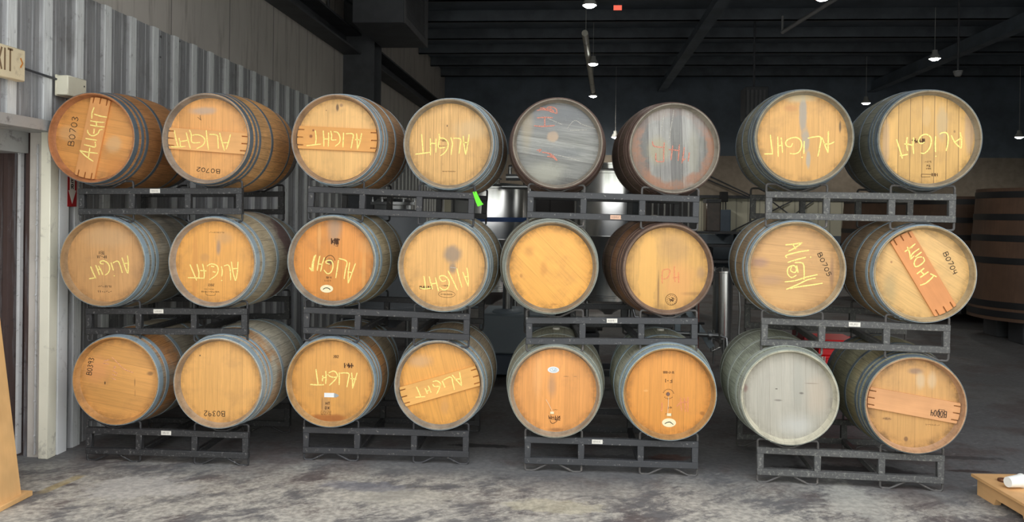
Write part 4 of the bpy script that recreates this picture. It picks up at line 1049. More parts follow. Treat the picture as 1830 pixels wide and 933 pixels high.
def make_barrel(key):
    X, Y, Zc, yw = BARRELS[key][:4]
    h = H[key]
    st, lv, i = key
    seed = st * 6 + lv * 2 + i + 1
    p, sc = spot(st, (X, Y, Zc))
    rot = Euler((0, 0, yw))
    base = p + rot.to_matrix() @ Vector((0, L / 2, -RB)) * sc
    t = thing('oak_barrel', h['label'], 'barrel', base, rot, 'oak barrels on the racks')
    t.scale = (sc, sc, sc)
    OFF = (0, -L / 2, RB)
    nm = 'barrel_%d' % seed
    rnd = random.Random(seed)
    f = conv(key, h['view'])
    stains = []
    for (a, b, rx, ry, col, k, soft) in h['stains']:
        q = f((a, b))
        stains.append((q[0], q[1], rx * f.k, ry * f.kz, col, k, soft))
    hc = h['head'] if max(h['head']) - min(h['head']) < 40 else (h['head'][0], h['head'][1] * 0.985, h['head'][2] * 0.93)
    hm = m_head(nm + ('_head_rusty' if key == (2, 0, 1) else '_head'), srgb(*hc), R(h['ang']), seed, stains=stains, **h['kw'])
    sm = m_stave(nm + '_staves', srgb(*[min(255, q * 1.12) for q in h['body']]), srgb(*h['tan']), srgb(*h['rim']), seed, wine=h['wine'], grey=h['grey'])
    hp = HOOPS[h['hoop']]
    # staves with chime: outer curve, rim, inner wall down to the head groove
    pr = [(0.272, HEADY + 0.004), (0.2805, HEADY - 0.003), (0.2880, 0.008), (0.2905, 0.001), (0.2965, 0.0), (RE - 0.001, 0.003)]
    n = 22
    pr += [(rad(0.006 + (L - 0.012) * k / n), 0.006 + (L - 0.012) * k / n) for k in range(n + 1)]
    pr += [(RE - 0.001, L - 0.003), (0.2965, L), (0.2905, L - 0.001), (0.2880, L - 0.008), (0.272, L - HEADY)]
    body = MB().lathe(pr, 'y', 72, closed=False)
    body.f = [q for q in body.f if len(q) == 4]
    body.build('staves', sm, t, OFF, angle=50)
    # heads: slightly bevelled discs
    hd = MB().lathe([(0.0, HEADY), (0.270, HEADY), (0.2795, HEADY + 0.003), (0.2795, HEADY + 0.022), (0.0, HEADY + 0.022)], 'y', 72)
    head = hd.build('head', hm, t, OFF)
    MB().lathe([(0.0, L - HEADY - 0.022), (0.2795, L - HEADY - 0.022), (0.2795, L - HEADY - 0.003), (0.270, L - HEADY), (0.0, L - HEADY)], 'y', 48).build('rear_head', hm, t, OFF)
    for (y0, y1) in LAYOUT[h['lay']]:
        hoop_mesh(y0, y1).build('hoop', hp, t, OFF)
        hoop_mesh(L - y1, L - y0).build('hoop', hp, t, OFF)
    if st == 2:
        yb = L / 2
        MB().lathe([(0.0, RB - 0.01), (0.022, RB - 0.01), (0.026, RB + 0.004), (0.024, RB + 0.012), (0.0, RB + 0.014)], 'z', 20, (0, yb, 0)).build('bung', M_BUNG, t, OFF)
    F = ((0, HEADY, 0), (1, 0, 0), (0, 0, 1), (0, -1, 0))
    BT = 0.016
    lift = 0.0
    if key in BATTEN:
        v, a, b, hw = BATTEN[key]
        g = conv(key, v)
        A, B_ = Vector(g(a)), Vector(g(b))
        hw = hw * g.k
        d = (B_ - A).normalized()
        nn = Vector((-d.y, d.x))
        c = A + nn * (-A.dot(nn))       # closest point to the axis on the centre line
        off = A.dot(nn)
        RI = 0.2745
        w0, w1 = off - hw, off + hw
        def edge(s, sgn):
            return sgn * math.sqrt(max(0.0, RI * RI - s * s))
        def endpts(sgn):
            out = []
            N = 150
            slots = [0.16, 0.5, 0.84]
            for k in range(N + 1):
                u = k / N
                s = w0 + (w1 - w0) * u
                e = edge(s, sgn)
                out.append((u, s, e))
            # cut three short slots into the end
            res = []
            for (u, s, e) in out:
                cut = any(abs(u - q) < 0.028 for q in slots)
                res.append((s, e - sgn * (0.040 if cut else 0.0)))
            return res
        poly = [nn * s + d * e for (s, e) in endpts(1)] + [nn * s + d * e for (s, e) in reversed(endpts(-1))]
        ang = math.atan2(d.y, d.x)
        col = BATTEN_COL[key]
        # shape in board coordinates so the grain runs along it
        loc2 = [(q.x * math.cos(-ang) - q.y * math.sin(-ang), q.x * math.sin(-ang) + q.y * math.cos(-ang)) for q in poly]
        mb = MB().prism(loc2, -BT, 0.0005, 'xz')
        wood = m_wood(nm + '_board', tuple(k * 0.86 for k in srgb(*col)[:3]) + (1,), srgb(*[min(255, k + 10) for k in col]), 'x')
        if key == (1, 0, 0):
            tt = NT(wood.node_tree)
            bs = wood.node_tree.nodes['Principled BSDF']
            src = bs.inputs['Base Color'].links[0].from_socket
            x_, y_, z_ = tt.xyz(tt.obj())
            for kp, kr in (((235, 530), 22), ((265, 452), 15)):
                q = Vector(g(kp))
                qx = q.x * math.cos(-ang) - q.y * math.sin(-ang)
                qz = q.x * math.sin(-ang) + q.y * math.cos(-ang)
                dd = tt.m('SQRT', tt.m('ADD', tt.m('POWER', tt.m('SUBTRACT', x_, qx), 2.0), tt.m('POWER', tt.m('SUBTRACT', z_, qz), 2.0)))
                src = tt.mix(tt.step(dd, kr * g.k * 0.5, kr * g.k * 1.3, 0.85, 0.0), src, srgb(128, 66, 34))
            tt.set(bs.inputs['Base Color'], src)
        brd = mb.build('cross_board', wood, t, (0, -L / 2 + HEADY, RB), (0, -ang, 0), angle=30)
        if key == (3, 1, 1):
            brd['label'] = 'reddish cross board'
        lift = BT
    def marks(name, mat, strokes, v, w, lf, smooth=True):
        g = conv(key, v)
        mb = MB()
        for s in strokes:
            mb.ribbon([g(q) for q in s], w, F, 0.0012, lf + 0.0002, smooth)
        if mb.v:
            mb.build(name, mat, t, OFF)
    if key in CHALK:
        v, ss = CHALK[key]
        marks('chalk_lettering', CH_Y, ss, v, 0.0082, lift)
    if key in INK:
        v, txt, O, E, hh = INK[key]
        g = conv(key, v)
        k = g.k
        ss = font_strokes(txt, g(O), g(E), hh * k)
        mb = MB()
        onb = key == (3, 2, 1)
        for s in ss:
            mb.ribbon(s, 0.0042, F, 0.0012, (BT if onb else 0.0) + 0.0002)
        if onb:
            q = g((800, 515))
            mb.ribbon([(q[0] - .012, q[1] - .022), (q[0] - .012, q[1] + .03), (q[0] + .02, q[1] + .026), (q[0] + .02, q[1] - .02), (q[0] - .012, q[1] - .022)], 0.0034, F, 0.0012, BT + 0.0002, False)
        mb.build('inked_number', CH_K, t, OFF)
    if key in RED:
        v, ss, m = RED[key]
        cuts = {(2, 0, 0): (0, 4, 7, len(ss)), (2, 0, 1): (0, 3, 6, len(ss)), (2, 1, 1): (0, 2, len(ss))}.get(key, (0, len(ss)))
        for a, b in zip(cuts, cuts[1:]):
            marks('red_lettering', m, ss[a:b], v, 0.0085 if st == 2 else 0.005, 0.0)
    if key in WHITE:
        v, ss = WHITE[key]
        for q in ss:
            marks('pale_scratch', CH_W, [q], v, 0.004, 0.0)
    SM = CH_B if st != 0 else CH_K
    class Stamp:
        def ribbon(self, *a, **k):
            MB().ribbon(*a, **k).build('stamp_line', SM, t, OFF)
    def ticks(mb, g, cx, cy, w, hgt, n):
        mb = MB()
        for k in range(n):
            x0 = cx - w / 2 + w * k / max(1, n - 1)
            a = rnd.random()
            s = [(x0 - w / n * .25, cy - hgt / 2), (x0 + rnd.uniform(-.2, .3) * w / n, cy + hgt / 2)] if a < .5 else [(x0 - w / n * .3, cy + rnd.uniform(-.3, .3) * hgt), (x0 + w / n * .3, cy + rnd.uniform(-.4, .4) * hgt)]
            mb.ribbon([g(q) for q in s], max(0.0022, hgt * g.k * .22), F, 0.0008, 0.0002)
        mb.build('stamp_lettering', SM, t, OFF)
    def text(mb, g, txt, O, E, hh, w=0.0032):
        mb = MB()
        for s in font_strokes(txt, g(O), g(E), hh * g.k):
            mb.ribbon(s, w, F, 0.0008, 0.0002, False)
        mb.build('stamp_lettering', SM, t, OFF)
    def arc(mb, g, c, rx, ry, a0, a1, w, lf=0.0, n=14):
        mb.ribbon([g((c[0] + rx * math.cos(R(a0 + (a1 - a0) * k / n)), c[1] + ry * math.sin(R(a0 + (a1 - a0) * k / n)))) for k in range(n + 1)], w, F, 0.0008, lf + 0.0002, False, False)
    def sticker(c, rx, ry, mat, v):
        g = conv(key, v)
        s_ = MB().disc(g(c), rx * g.k, ry * g.kz, F, 0.0012, 0.0003).build('oval_sticker', mat, t, OFF)
        mb = MB()
        return g, s_, mb
    stamp = Stamp()
    if key == (0, 1, 0):
        g = conv(key, 'y1')
        text(stamp, g, 'TEN', (480, 312), (410, 312), 38, .0036)
        ticks(stamp, g, 450, 385, 110, 36, 7)
        for yy, n in ((760, 10), (825, 7)):
            ticks(stamp, g, 490, yy, 160, 26, n)
    if key == (0, 1, 1):
        g = conv(key, 'y2')
        text(stamp, g, '2012', (458, 688), (392, 688), 26, .003)
        ticks(stamp, g, 415, 775, 190, 16, 22)
        ticks(stamp, g, 400, 747, 100, 10, 9)
        stamp.ribbon([g(q) for q in ((365, 782), (368, 805), (400, 815), (465, 812), (470, 790))], 0.002, F, 0.0008, 0.0002)
        ticks(stamp, g, 480, 125, 160, 14, 12)
    if key == (1, 1, 0):
        g, s_, mb = sticker((367, 775), 78, 47, M_STICK, 'y3')
        arc(mb, g, (367, 800), 46, 36, 205, 340, .005, .0015)
        mb.build('sticker_emblem', M_INK, s_)
        ticks(stamp, g, 392, 640, 56, 26, 7)
        ticks(stamp, g, 380, 678, 70, 20, 6)
        ticks(stamp, g, 465, 205, 90, 70, 8)
        arc(stamp, g, (402, 450), 62, 75, 190, 350, .004)
        text(stamp, g, 'EL', (500, 235), (430, 220), 32, .004)
    if key == (1, 1, 1):
        g = conv(key, 'y4')
        arc(stamp, g, (590, 730), 125, 50, 0, 360, .0022, n=32)
        ticks(stamp, g, 590, 732, 190, 22, 20)
        ticks(stamp, g, 265, 635, 170, 50, 13)
        ticks(stamp, g, 560, 600, 90, 22, 9)
    if key == (1, 0, 1):
        g = conv(key, 'y8')
        ticks(stamp, g, 640, 806, 210, 18, 16)
        ticks(stamp, g, 530, 385, 110, 26, 8)
        ticks(stamp, g, 540, 290, 80, 40, 6)
    if key == (1, 2, 0):
        g = conv(key, 'x7')
        text(stamp, g, '2012', (378, 128), (440, 128), 36, .0036)
        text(stamp, g, 'HT', (290, 690), (340, 690), 32, .0042)
        text(stamp, g, 'DX', (284, 745), (336, 745), 32, .0042)
        for yy in (770, 788, 806):
            ticks(stamp, g, 295, yy, 120, 14, 13)
        ticks(stamp, g, 565, 215, 100, 60, 9)
        a, b = g((270, 600)), g((390, 548))
        lb = MB().box((a[0], HEADY - .0015, a[1]), (b[0], HEADY - .0001, b[1])).build('strip_label', M_STICKW, t, OFF)
        lb['label'] = 'white strip label with a grey pointed end'
        q = [g((390, 548)), g((425, 560)), g((452, 580)), g((420, 600)), g((390, 602))]
        MB().prism([(k_[0], k_[1]) for k_ in q], HEADY - .0014, HEADY - .0001, 'xz').build('label_tip', M_TIP, lb)
    if key == (2, 1, 1):
        g = conv(key, 'x3')
        arc(stamp, g, (533, 783), 58, 58, 0, 360, .003, n=32)
        for k in range(14):
            a = R(k * 360 / 14)
            c_ = (533 + 45 * math.cos(a), 783 + 45 * math.sin(a))
            stamp.ribbon([g(c_), g((c_[0] + 8, c_[1] + 6))], .0034, F, .0008, .0002)
        for s in ([(505, 770), (555, 800)], [(520, 810), (550, 765)], [(530, 760), (560, 775), (540, 805)], [(510, 790), (545, 785)]):
            stamp.ribbon([g(q) for q in s], .0046, F, .0008, .0002)
    if key == (2, 2, 0):
        g, s_, mb = sticker((495, 143), 66, 38, M_STICKW, 'x6')
        arc(mb, g, (495, 143), 40, 22, 0, 360, .0022, .0015, 24)
        for s in ([(480, 130), (500, 155), (520, 128)], [(505, 150), (522, 150)]):
            mb.ribbon([g(q) for q in s], .0026, F, .0008, .0017)
        mb.build('sticker_emblem', m_flat('pale_blue_print', srgb(140, 170, 186), 0.6), s_)
        ticks(stamp, g, 522, 615, 50, 16, 5)
        ticks(stamp, g, 515, 705, 125, 40, 11)
        stamp.ribbon([g(q) for q in ((465, 738), (475, 765), (500, 778), (545, 745), (520, 735), (580, 738))], .004, F, .0008, .0002)
        stamp.ribbon([g(q) for q in ((455, 725), (575, 730))], .003, F, .0008, .0002)
        for c_ in ((415, 497), ):
            pass
        sp = [Vector((*g(q), 0)) for q in ((415, 495), (450, 555), (492, 640))]
        tg = MB().tube([(q.x, HEADY - .004, q.y) for q in sp], 0.0016, 6).build('tag_string', M_STRING, t, OFF)
        a, b = g((466, 664)), g((508, 638))
        MB().bbox((a[0], HEADY - .006, a[1]), (b[0], HEADY - .001, b[1]), .001).build('paper_tag', M_STICK, tg)
    if key == (2, 2, 1):
        g, s_, mb = sticker((478, 787), 77, 50, M_STICK, 'x5')
        mb.ribbon([g(q) for q in ((432, 800), (455, 785), (485, 778), (505, 790), (525, 806))], .005, F, .0008, .0016)
        mb.build('sticker_emblem', M_INK, s_)
        text(stamp, g, 'F-1', (504, 290), (430, 290), 40, .0046)
        ticks(stamp, g, 466, 215, 110, 28, 12)
        for a in range(200, 345, 16):
            c_ = (463 + 58 * math.cos(R(a)), 462 + 58 * math.sin(R(a)))
            stamp.ribbon([g(c_), g((c_[0] + 9, c_[1] + 7))], .0036, F, .0008, .0002)
        for a in range(40, 150, 20):
            c_ = (463 + 52 * math.cos(R(a)), 470 + 48 * math.sin(R(a)))
            stamp.ribbon([g(c_), g((c_[0] + 9, c_[1] - 6))], .0036, F, .0008, .0002)
        ticks(stamp, g, 487, 614, 34, 26, 5)
        ticks(stamp, g, 476, 692, 62, 24, 3)
        c_ = g((463, 462))
        MB().lathe([(0.0, -.004), (.0105, -.004), (.0125, -.001), (.0125, .002)], 'y', 20, (c_[0], HEADY, c_[1])).build('centre_plug', M_PLUG, t, OFF)
        sp = [g(q) for q in ((468, 490), (466, 580), (462, 680))]
        tg = MB().tube([(q[0], HEADY - .005, q[1]) for q in sp], 0.0016, 6).build('tag_string', M_STRING, t, OFF)
        a, b = g((452, 710)), g((500, 680))
        MB().bbox((a[0], HEADY - .006, a[1]), (b[0], HEADY - .001, b[1]), .001).build('paper_tag', M_STICK, tg)
    if key == (3, 0, 1):
        g = conv(key, 'y5')
        ticks(stamp, g, 565, 640, 75, 26, 7)
        text(stamp, g, 'TW', (598, 678), (550, 678), 26, .0034)
        ticks(stamp, g, 575, 728, 55, 22, 6)
        stamp.ribbon([g(q) for q in ((485, 800), (610, 805))], .003, F, .0008, .0002)
        stamp.ribbon([g(q) for q in ((485, 838), (600, 835))], .003, F, .0008, .0002)
        stamp.ribbon([g(q) for q in ((485, 800), (485, 838))], .003, F, .0008, .0002)
        ticks(stamp, g, 655, 808, 70, 40, 7)
        ticks(stamp, g, 440, 370, 160, 60, 12)
    if key == (3, 2, 1):
        g = conv(key, 'x8')
        ticks(stamp, g, 165, 605, 90, 24, 7)
        ticks(stamp, g, 715, 655, 150, 18, 9)
    if key == (0, 0, 1):
        g = conv(key, 'z2')
        stamp.ribbon([g(q) for q in ((520, 0), (525, 40), (535, 72))], .0028, F, .0008, .0002)
        stamp.ribbon([g(q) for q in ((485, 25), (525, 60), (540, 70))], .002, F, .0008, .0002)
    return t

for key in BARRELS:
    make_barrel(key)

# ------------------------------------------------------------------ things on the left wall
M_CREAM = m_worn('yellowed_sign_plastic', srgb(214, 200, 168), srgb(160, 140, 110), 0.4, 0.5, scale=10)
M_BOX = m_worn('beige_lamp_housing', srgb(206, 202, 182), srgb(150, 146, 132), 0.5, 0.5, scale=14)
M_RED = m_flat('red_sign_paint', srgb(176, 32, 36), 0.5, var=0.1)
M_WHITE = m_flat('white_sign_paint', srgb(226, 220, 210), 0.55, var=0.05)
M_TAN = m_flat('faded_brown_lettering', srgb(134, 112, 84), 0.6)
M_ORG = m_flat('orange_arrow', srgb(206, 134, 60), 0.6)
t = thing('exit_sign', 'yellowed EXIT sign box with an orange arrow, high on the ribbed wall', 'exit sign', (WX + 0.026, 4.785, 2.50))
MB().bbox((0, -0.19, 0), (0.055, 0.165, 0.20), 0.006).build('housing', M_CREAM, t)
F = ((0.0552, -0.155, 0.045), (0, 1, 0), (0, 0, 1), (1, 0, 0))
mb = MB()
for k, ch in enumerate('EXIT'):
    x0_ = (0.0, 0.060, 0.126, 0.155)[k]
    for s in GL[ch][1]:
        mb.ribbon([(x0_ + q[0] * 0.072, q[1] * 0.135) for q in s], 0.014, F, 0.0015, 0, False, False)
mb.build('lettering', M_TAN, t)
MB().ribbon([(0.272, 0.098), (0.292, 0.068), (0.272, 0.038)], 0.012, F, 0.0015, 0, False, False).build('arrow', M_ORG, t)

t = thing('emergency_light', 'beige emergency light box beside the EXIT sign, above the nearest barrel', 'emergency light', (WX + 0.026, 5.33, 2.475))
MB().bbox((0, 0.0, 0), (0.092, 0.215, 0.135), 0.006).build('housing', M_BOX, t)
MB().bbox((-0.001, -0.004, -0.004), (0.012, 0.220, 0.140), 0.003).build('back_plate', M_BOX, t)
MB().cyl((0.0915, 0.185, 0.085), (0.094, 0.185, 0.085), 0.006, 12).build('test_button', M_INK, t)
cd = MB().tube([(WX + 0.034, 4.945, 2.60), (WX + 0.034, 5.08, 2.592), (WX + 0.034, 5.335, 2.582)], 0.008, 8)
tag(cd.build('electrical_conduit', M_BEAM), 'thin dark conduit running from the EXIT sign to the emergency light', 'conduit')

t = thing('extinguisher_sign', 'red fire extinguisher sign with a white down arrow, on the ribbed wall', 'sign', (WX + 0.0275, 5.525, 1.715))
MB().box((0, -0.052, 0), (0.004, 0.052, 0.70)).build('panel', M_RED, t)
arrow = [(-0.028, 0.67), (-0.028, 0.115), (-0.044, 0.115), (0, 0.02), (0.044, 0.115), (0.028, 0.115), (0.028, 0.67)]
MB().prism(arrow, 0.0035, 0.0050, 'yz').build('arrow', M_WHITE, t)
mb = MB()
F = ((0.0051, 0, 0), (0, 1, 0), (0, 0, 1), (1, 0, 0))
for k, ch in enumerate('EXTINGUISHER'):
    z0 = 0.625 - k * 0.0455
    w_ = GL[ch][0]
    for s in GL[ch][1]:
        mb.ribbon([((q[0] - w_ / 2) * 0.042, z0 + q[1] * 0.032) for q in s], 0.007, F, 0.001, 0, False, False)
mb.build('lettering', M_INK, t)
MB().box((0.0, -0.02, -0.36), (0.03, 0.03, -0.33)).build('hook', M_BEAM, t)

# bracket and wiring high on the wall
t = thing('wall_bracket', 'small dark bracket with a bulb holder on the upper wall before the column', 'bracket', (WX + 0.02, 11.4, 4.75))
MB().bbox((0, -0.02, -0.3), (0.03, 0.02, 0.25), 0.003).build('upright', M_BEAM, t)
MB().cyl((0.02, 0, 0.1), (0.30, 0.9, 0.02), 0.015, 8).build('arm', M_BEAM, t)
MB().lathe([(0.0, 0), (0.03, 0.01), (0.035, 0.04), (0.02, 0.07), (0.0, 0.075)], 'z', 16, (0.03, 0, 0.25)).build('holder', m_flat('pale_porcelain', srgb(170, 170, 170), 0.4), t)

# louvred unit hanging under the roof
M_UNIT = m_flat('dusty_grey_sheet_metal', srgb(92, 92, 94), 0.6, var=0.15, scale=3)
t = thing('ventilation_unit', 'large dark louvred ventilation box hanging under the roof by the left wall', 'ventilation unit', (-2.73, 11.85, 4.29))
MB().bbox((-0.36, -0.85, 0), (0.36, 0.85, 0.95), 0.01).build('casing', M_BEAM, t)
fr_ = MB()
fr_.bbox((0.36, -0.85, 0.0), (0.375, 0.85, 0.10), 0.004).bbox((0.36, -0.85, 0.86), (0.375, 0.85, 0.95), 0.004).bbox((0.36, -0.85, 0.10), (0.375, -0.74, 0.86), 0.004).bbox((0.36, 0.62, 0.10), (0.375, 0.85, 0.86), 0.004)
fr_.build('grille_frame', M_UNIT, t)
lv = MB()
for k in range(12):
    z = 0.12 + k * 0.062
    lv.box((0.0, -0.74, 0.0), (0.004, 0.62, 0.055), Matrix.Translation((0.362, 0, z)) @ Matrix.Rotation(R(-35), 4, 'Y'))
lv.build('louvres', M_UNIT, t)
for sx in (-0.3, 0.3):
    for sy in (-0.7, 0.7):
        MB().cyl((sx, sy, 0.95), (sx, sy, 1.215), 0.012, 8).build('hanger', M_BEAM, t)

# ------------------------------------------------------------------ roof lamps
M_LED = m_emit('lamp_lens', (1.0, 0.97, 0.9, 1), 42.0)
M_LEDR = m_emit('red_lamp_lens', (1.0, 0.10, 0.08, 1), 2.5)
M_ALU = m_flat('pale_lamp_casing', srgb(170, 170, 165), 0.5)
LAMPS = [((0.14, 11.3, 4.58), 'roof lamp hanging nearest the door, above the two dark barrels'), ((0.28, 15.8, 4.60), 'roof lamp on a long thin cord, second from the door in the middle row'),
         ((0.36, 19.9, 4.58), 'roof lamp just above the rim of the silver-headed barrel, beside a pale slanting tube'), ((0.94, 20.6, 3.66), 'low lamp seen between the two dark barrels'),
         ((6.34, 15.2, 4.58), 'roof lamp high over the right-hand top barrels, beside the dome camera'), ((6.69, 19.7, 4.40), 'far roof lamp seen at the shoulder of the top barrel nearest the vats'),
         ((10.17, 19.8, 3.64), 'lamp over the wooden vats at the far right'), ((3.19, 11.1, 4.60), 'roof lamp with a red-lit cap at the top edge')]
LAMP_W = 11.0
for k, (p, lab) in enumerate(LAMPS):
    t = thing('ceiling_lamp', lab, 'lamp', p, (0, 0, 0), 'lamps under the dark roof')
    s = 1.0 if k != 3 else 0.8
    MB().lathe([(0.0, 0.16), (0.045, 0.155), (0.05, 0.10), (0.085, 0.05), (0.10, 0.012), (0.095, 0.0), (0.09, 0.012), (0.0, 0.03)], 'z', 24).build('casing', M_ALU if k != 7 else M_RED, t)
    MB().lathe([(0.0, -0.035), (0.055, -0.025), (0.088, 0.0), (0.088, 0.010), (0.0, 0.012)], 'z', 24).build('lens', M_LED, t)
    top = 5.501 - p[2]
    MB().cyl((0, 0, 0.15), (0, 0, top), 0.005, 6).build('cord', M_ALU, t)
    ld = bpy.data.lights.new('lamp_light', 'SPOT')
    ld.energy = LAMP_W * (5.0 if k in (2, 3, 5) else 1.0)
    ld.color = (1.0, 0.95, 0.86)
    ld.shadow_soft_size = 0.09
    ld.spot_size = R(165)
    ld.spot_blend = 0.5
    lo = bpy.data.objects.new('lamp_light', ld)
    COL.objects.link(lo)
    lo.parent = t
    lo.location = (0, 0, -0.06)
# a small red sign, a slanting tube, a conduit and a dome camera under the roof
t = thing('hanging_sign', 'small red lit sign hanging from the dark roof beside the nearest lamp', 'sign', (0.62, 13.4, 5.02))
MB().bbox((-0.075, -0.02, 0), (0.075, 0.02, 0.10), 0.004).build('casing', M_BEAM, t)
MB().box((-0.066, -0.0215, 0.010), (0.066, -0.0195, 0.09)).build('face', m_emit('dim_red_glow', (1.0, 0.16, 0.10, 1), 0.55), t)
MB().cyl((0, 0, 0.1), (0, 0, 0.481), 0.008, 8).build('stem', M_BEAM, t)
t = thing('hanging_tube', 'pale slanting tube hanging below the roof beside the middle lamps', 'tube', (0.25, 17.0, 4.6))
MB().tube([(-0.15, -3.0, 0.20), (0.10, 2.4, 0.03)], 0.055, 12).build('tube', m_worn('stained_pale_tube', srgb(180, 178, 166), srgb(60, 56, 50), 0.8, scale=6), t)
for q in ((-0.13, -2.6), (0.09, 2.2)):
    MB().cyl((q[0], q[1], 0.2), (q[0], q[1], 0.70), 0.006, 6).build('hanger', M_ALU, t)
cd = MB().cyl((4.15, 12.6, 5.2), (3.6, 14.9, 5.0), 0.035, 12).cyl((3.6, 14.9, 5.0), (3.6, 14.9, 5.29), 0.02, 8)
tag(cd.build('roof_conduit', m_flat('grey_conduit', srgb(150, 150, 150), 0.5)), 'grey conduit slanting under the roof beside the red-capped lamp', 'conduit')
t = thing('dome_camera', 'small grey dome camera under the roof beyond the right-hand barrels', 'camera', (6.3, 14.2, 4.16))
MB().lathe([(0.0, -0.07), (0.04, -0.06), (0.062, -0.03), (0.068, 0.0), (0.075, 0.004), (0.075, 0.03), (0.0, 0.035)], 'z', 24).build('dome', m_flat('grey_camera_dome', srgb(150, 150, 150), 0.3), t)
MB().cyl((0, 0, 0.03), (0, 0, 1.341), 0.018, 8).build('stem', M_BEAM, t)
t = thing('unit_heater', 'dim grey louvred heater hanging between the rusty-ringed barrel and the streaked barrel', 'heater', (3.35, 16.0, 3.55))
MB().bbox((-0.2, -0.25, 0), (0.22, 0.25, 0.62), 0.01).build('casing', M_BEAM, t)
mb = MB()
for k in range(5):
    mb.box((-0.18 + k * 0.075, -0.262, 0.04), (-0.14 + k * 0.075, -0.25, 0.56))
mb.build('fins', M_UNIT, t)
MB().cyl((0, 0, 0.62), (0, 0, 1.951), 0.02, 8).build('hanger', M_BEAM, t)

# ------------------------------------------------------------------ brewing vessels behind the racks
M_SS = m_steel()
M_SSD = m_steel('dull_stainless_steel', (0.42, 0.43, 0.43, 1), 0.34)
M_GREYT = m_flat('grey_tank_jacket', srgb(126, 130, 134), 0.45, var=0.06, scale=2)
M_BLACK = m_flat('black_rubber', srgb(30, 30, 32), 0.6)
M_BLUE = m_flat('blue_strap', srgb(40, 66, 110), 0.6)
def tank(label, c, r, z0, z1, mat, dome=0.06, name='fermentation_tank', neck=True):
    t = thing(name, label, 'tank', (c[0], c[1], 0))
    pr = [(0.0, z0 - 0.22), (0.06, z0 - 0.22), (0.07, z0 - 0.20), (r * 0.6, z0 - 0.06), (r * 0.97, z0)]
    pr += [(r, z0 + 0.004), (r, z0 + 0.05), (r + 0.004, z0 + 0.055), (r + 0.004, z0 + 0.075), (r, z0 + 0.08)]
    zm = (z0 + z1) / 2
    pr += [(r, zm - 0.01), (r + 0.003, zm - 0.006), (r + 0.003, zm + 0.006), (r, zm + 0.01)]
    pr += [(r, z1 - 0.03), (r + 0.012, z1 - 0.025), (r + 0.012, z1), (r, z1 + 0.006)]
    for k in range(1, 7):
        a = k / 6 * math.pi / 2
        pr.append((r * math.cos(a), z1 + 0.006 + dome * math.sin(a)))
    pr[-1] = (0.0, pr[-1][1])
    MB().lathe(pr, 'z', 64).build('shell', mat, t)
    if neck:
        MB().lathe([(0.0, 0.0), (0.14, 0.0), (0.14, 0.05), (0.17, 0.055), (0.17, 0.075), (0.0, 0.085)], 'z', 32, (0, -r * 0.25, z1 + dome * 0.86)).build('manway', mat, t)
    for k in range(4):
        a = R(45 + 90 * k)
        x, y = math.cos(a) * r * 0.86, math.sin(a) * r * 0.86
        lg = MB().cyl((x, y, 0.02), (x, y, z0 + 0.06), 0.028, 12).lathe([(0.0, 0.0), (0.05, 0.0), (0.05, 0.012), (0.02, 0.025), (0.0, 0.03)], 'z', 16, (x, y, 0.0))
        lg.build('leg', M_SSD, t)
    return t
t1 = tank('tall shiny steel tank showing between the two barrels of the third stack', (0.46, 11.5), 0.50, 0.55, 2.30, M_SS)
MB().tube([(0.30, -0.42, 0.50), (0.34, -0.50, 0.36), (0.62, -0.55, 0.34)], 0.02, 10).build('outlet_pipe', M_SSD, t1)
t2 = tank('wide steel tank with a blue strap behind the gap between the second and third stacks', (-1.22, 11.6), 0.56, 0.64, 2.08, M_SS)
MB().lathe([(0.562, 1.60), (0.568, 1.60), (0.568, 1.66), (0.562, 1.66)], 'z', 64, closed=True).build('strap', M_BLUE, t2)
MB().tube([(0.3, -0.35, 2.2), (0.3, -0.35, 2.36), (0.45, -0.4, 2.38), (1.05, -0.4, 2.36)], 0.028, 12).build('top_pipe', M_SSD, t2)
t3 = tank('squat grey tank with a flanged round lid behind the second stack', (-2.35, 10.4), 0.42, 0.45, 1.68, M_GREYT, 0.08, 'grey_tank', False)
MB().lathe([(0.0, 1.74), (0.24, 1.74), (0.24, 1.80), (0.29, 1.805), (0.29, 1.84), (0.24, 1.845), (0.20, 1.88), (0.0, 1.89)], 'z', 40).build('lid', M_SSD, t3)
MB().bbox((0.32, -0.20, 1.74), (0.40, -0.12, 1.86), 0.005).build('fitting', M_WHITE, t3)
for k in range(6):
    a = R(k * 60 + 10)
    MB().lathe([(0.0, 0), (0.018, 0), (0.018, 0.03), (0.008, 0.03), (0.008, 0.06), (0.0, 0.06)], 'z', 8, (0.265 * math.cos(a), 0.265 * math.sin(a), 1.84)).build('clamp_bolt', M_SSD, t3)
pp = MB().tube([(-0.95, 11.0, 2.20), (-0.2, 11.0, 2.20), (-0.1, 11.0, 2.19)], 0.045, 14).tube([(-1.0, 10.95, 2.07), (-0.3, 10.95, 2.07)], 0.03, 12).tube([(-0.62, 10.9, 2.2), (-0.62, 10.9, 1.85), (-0.58, 10.85, 1.80)], 0.018, 10)
pp.tube([(-0.1, 11.0, 2.19), (-0.02, 11.05, 2.19), (0.06, 11.1, 2.19)], 0.045, 14)
tag(pp.build('transfer_pipe', M_SSD), 'steel pipes running between the two shiny tanks', 'pipe')

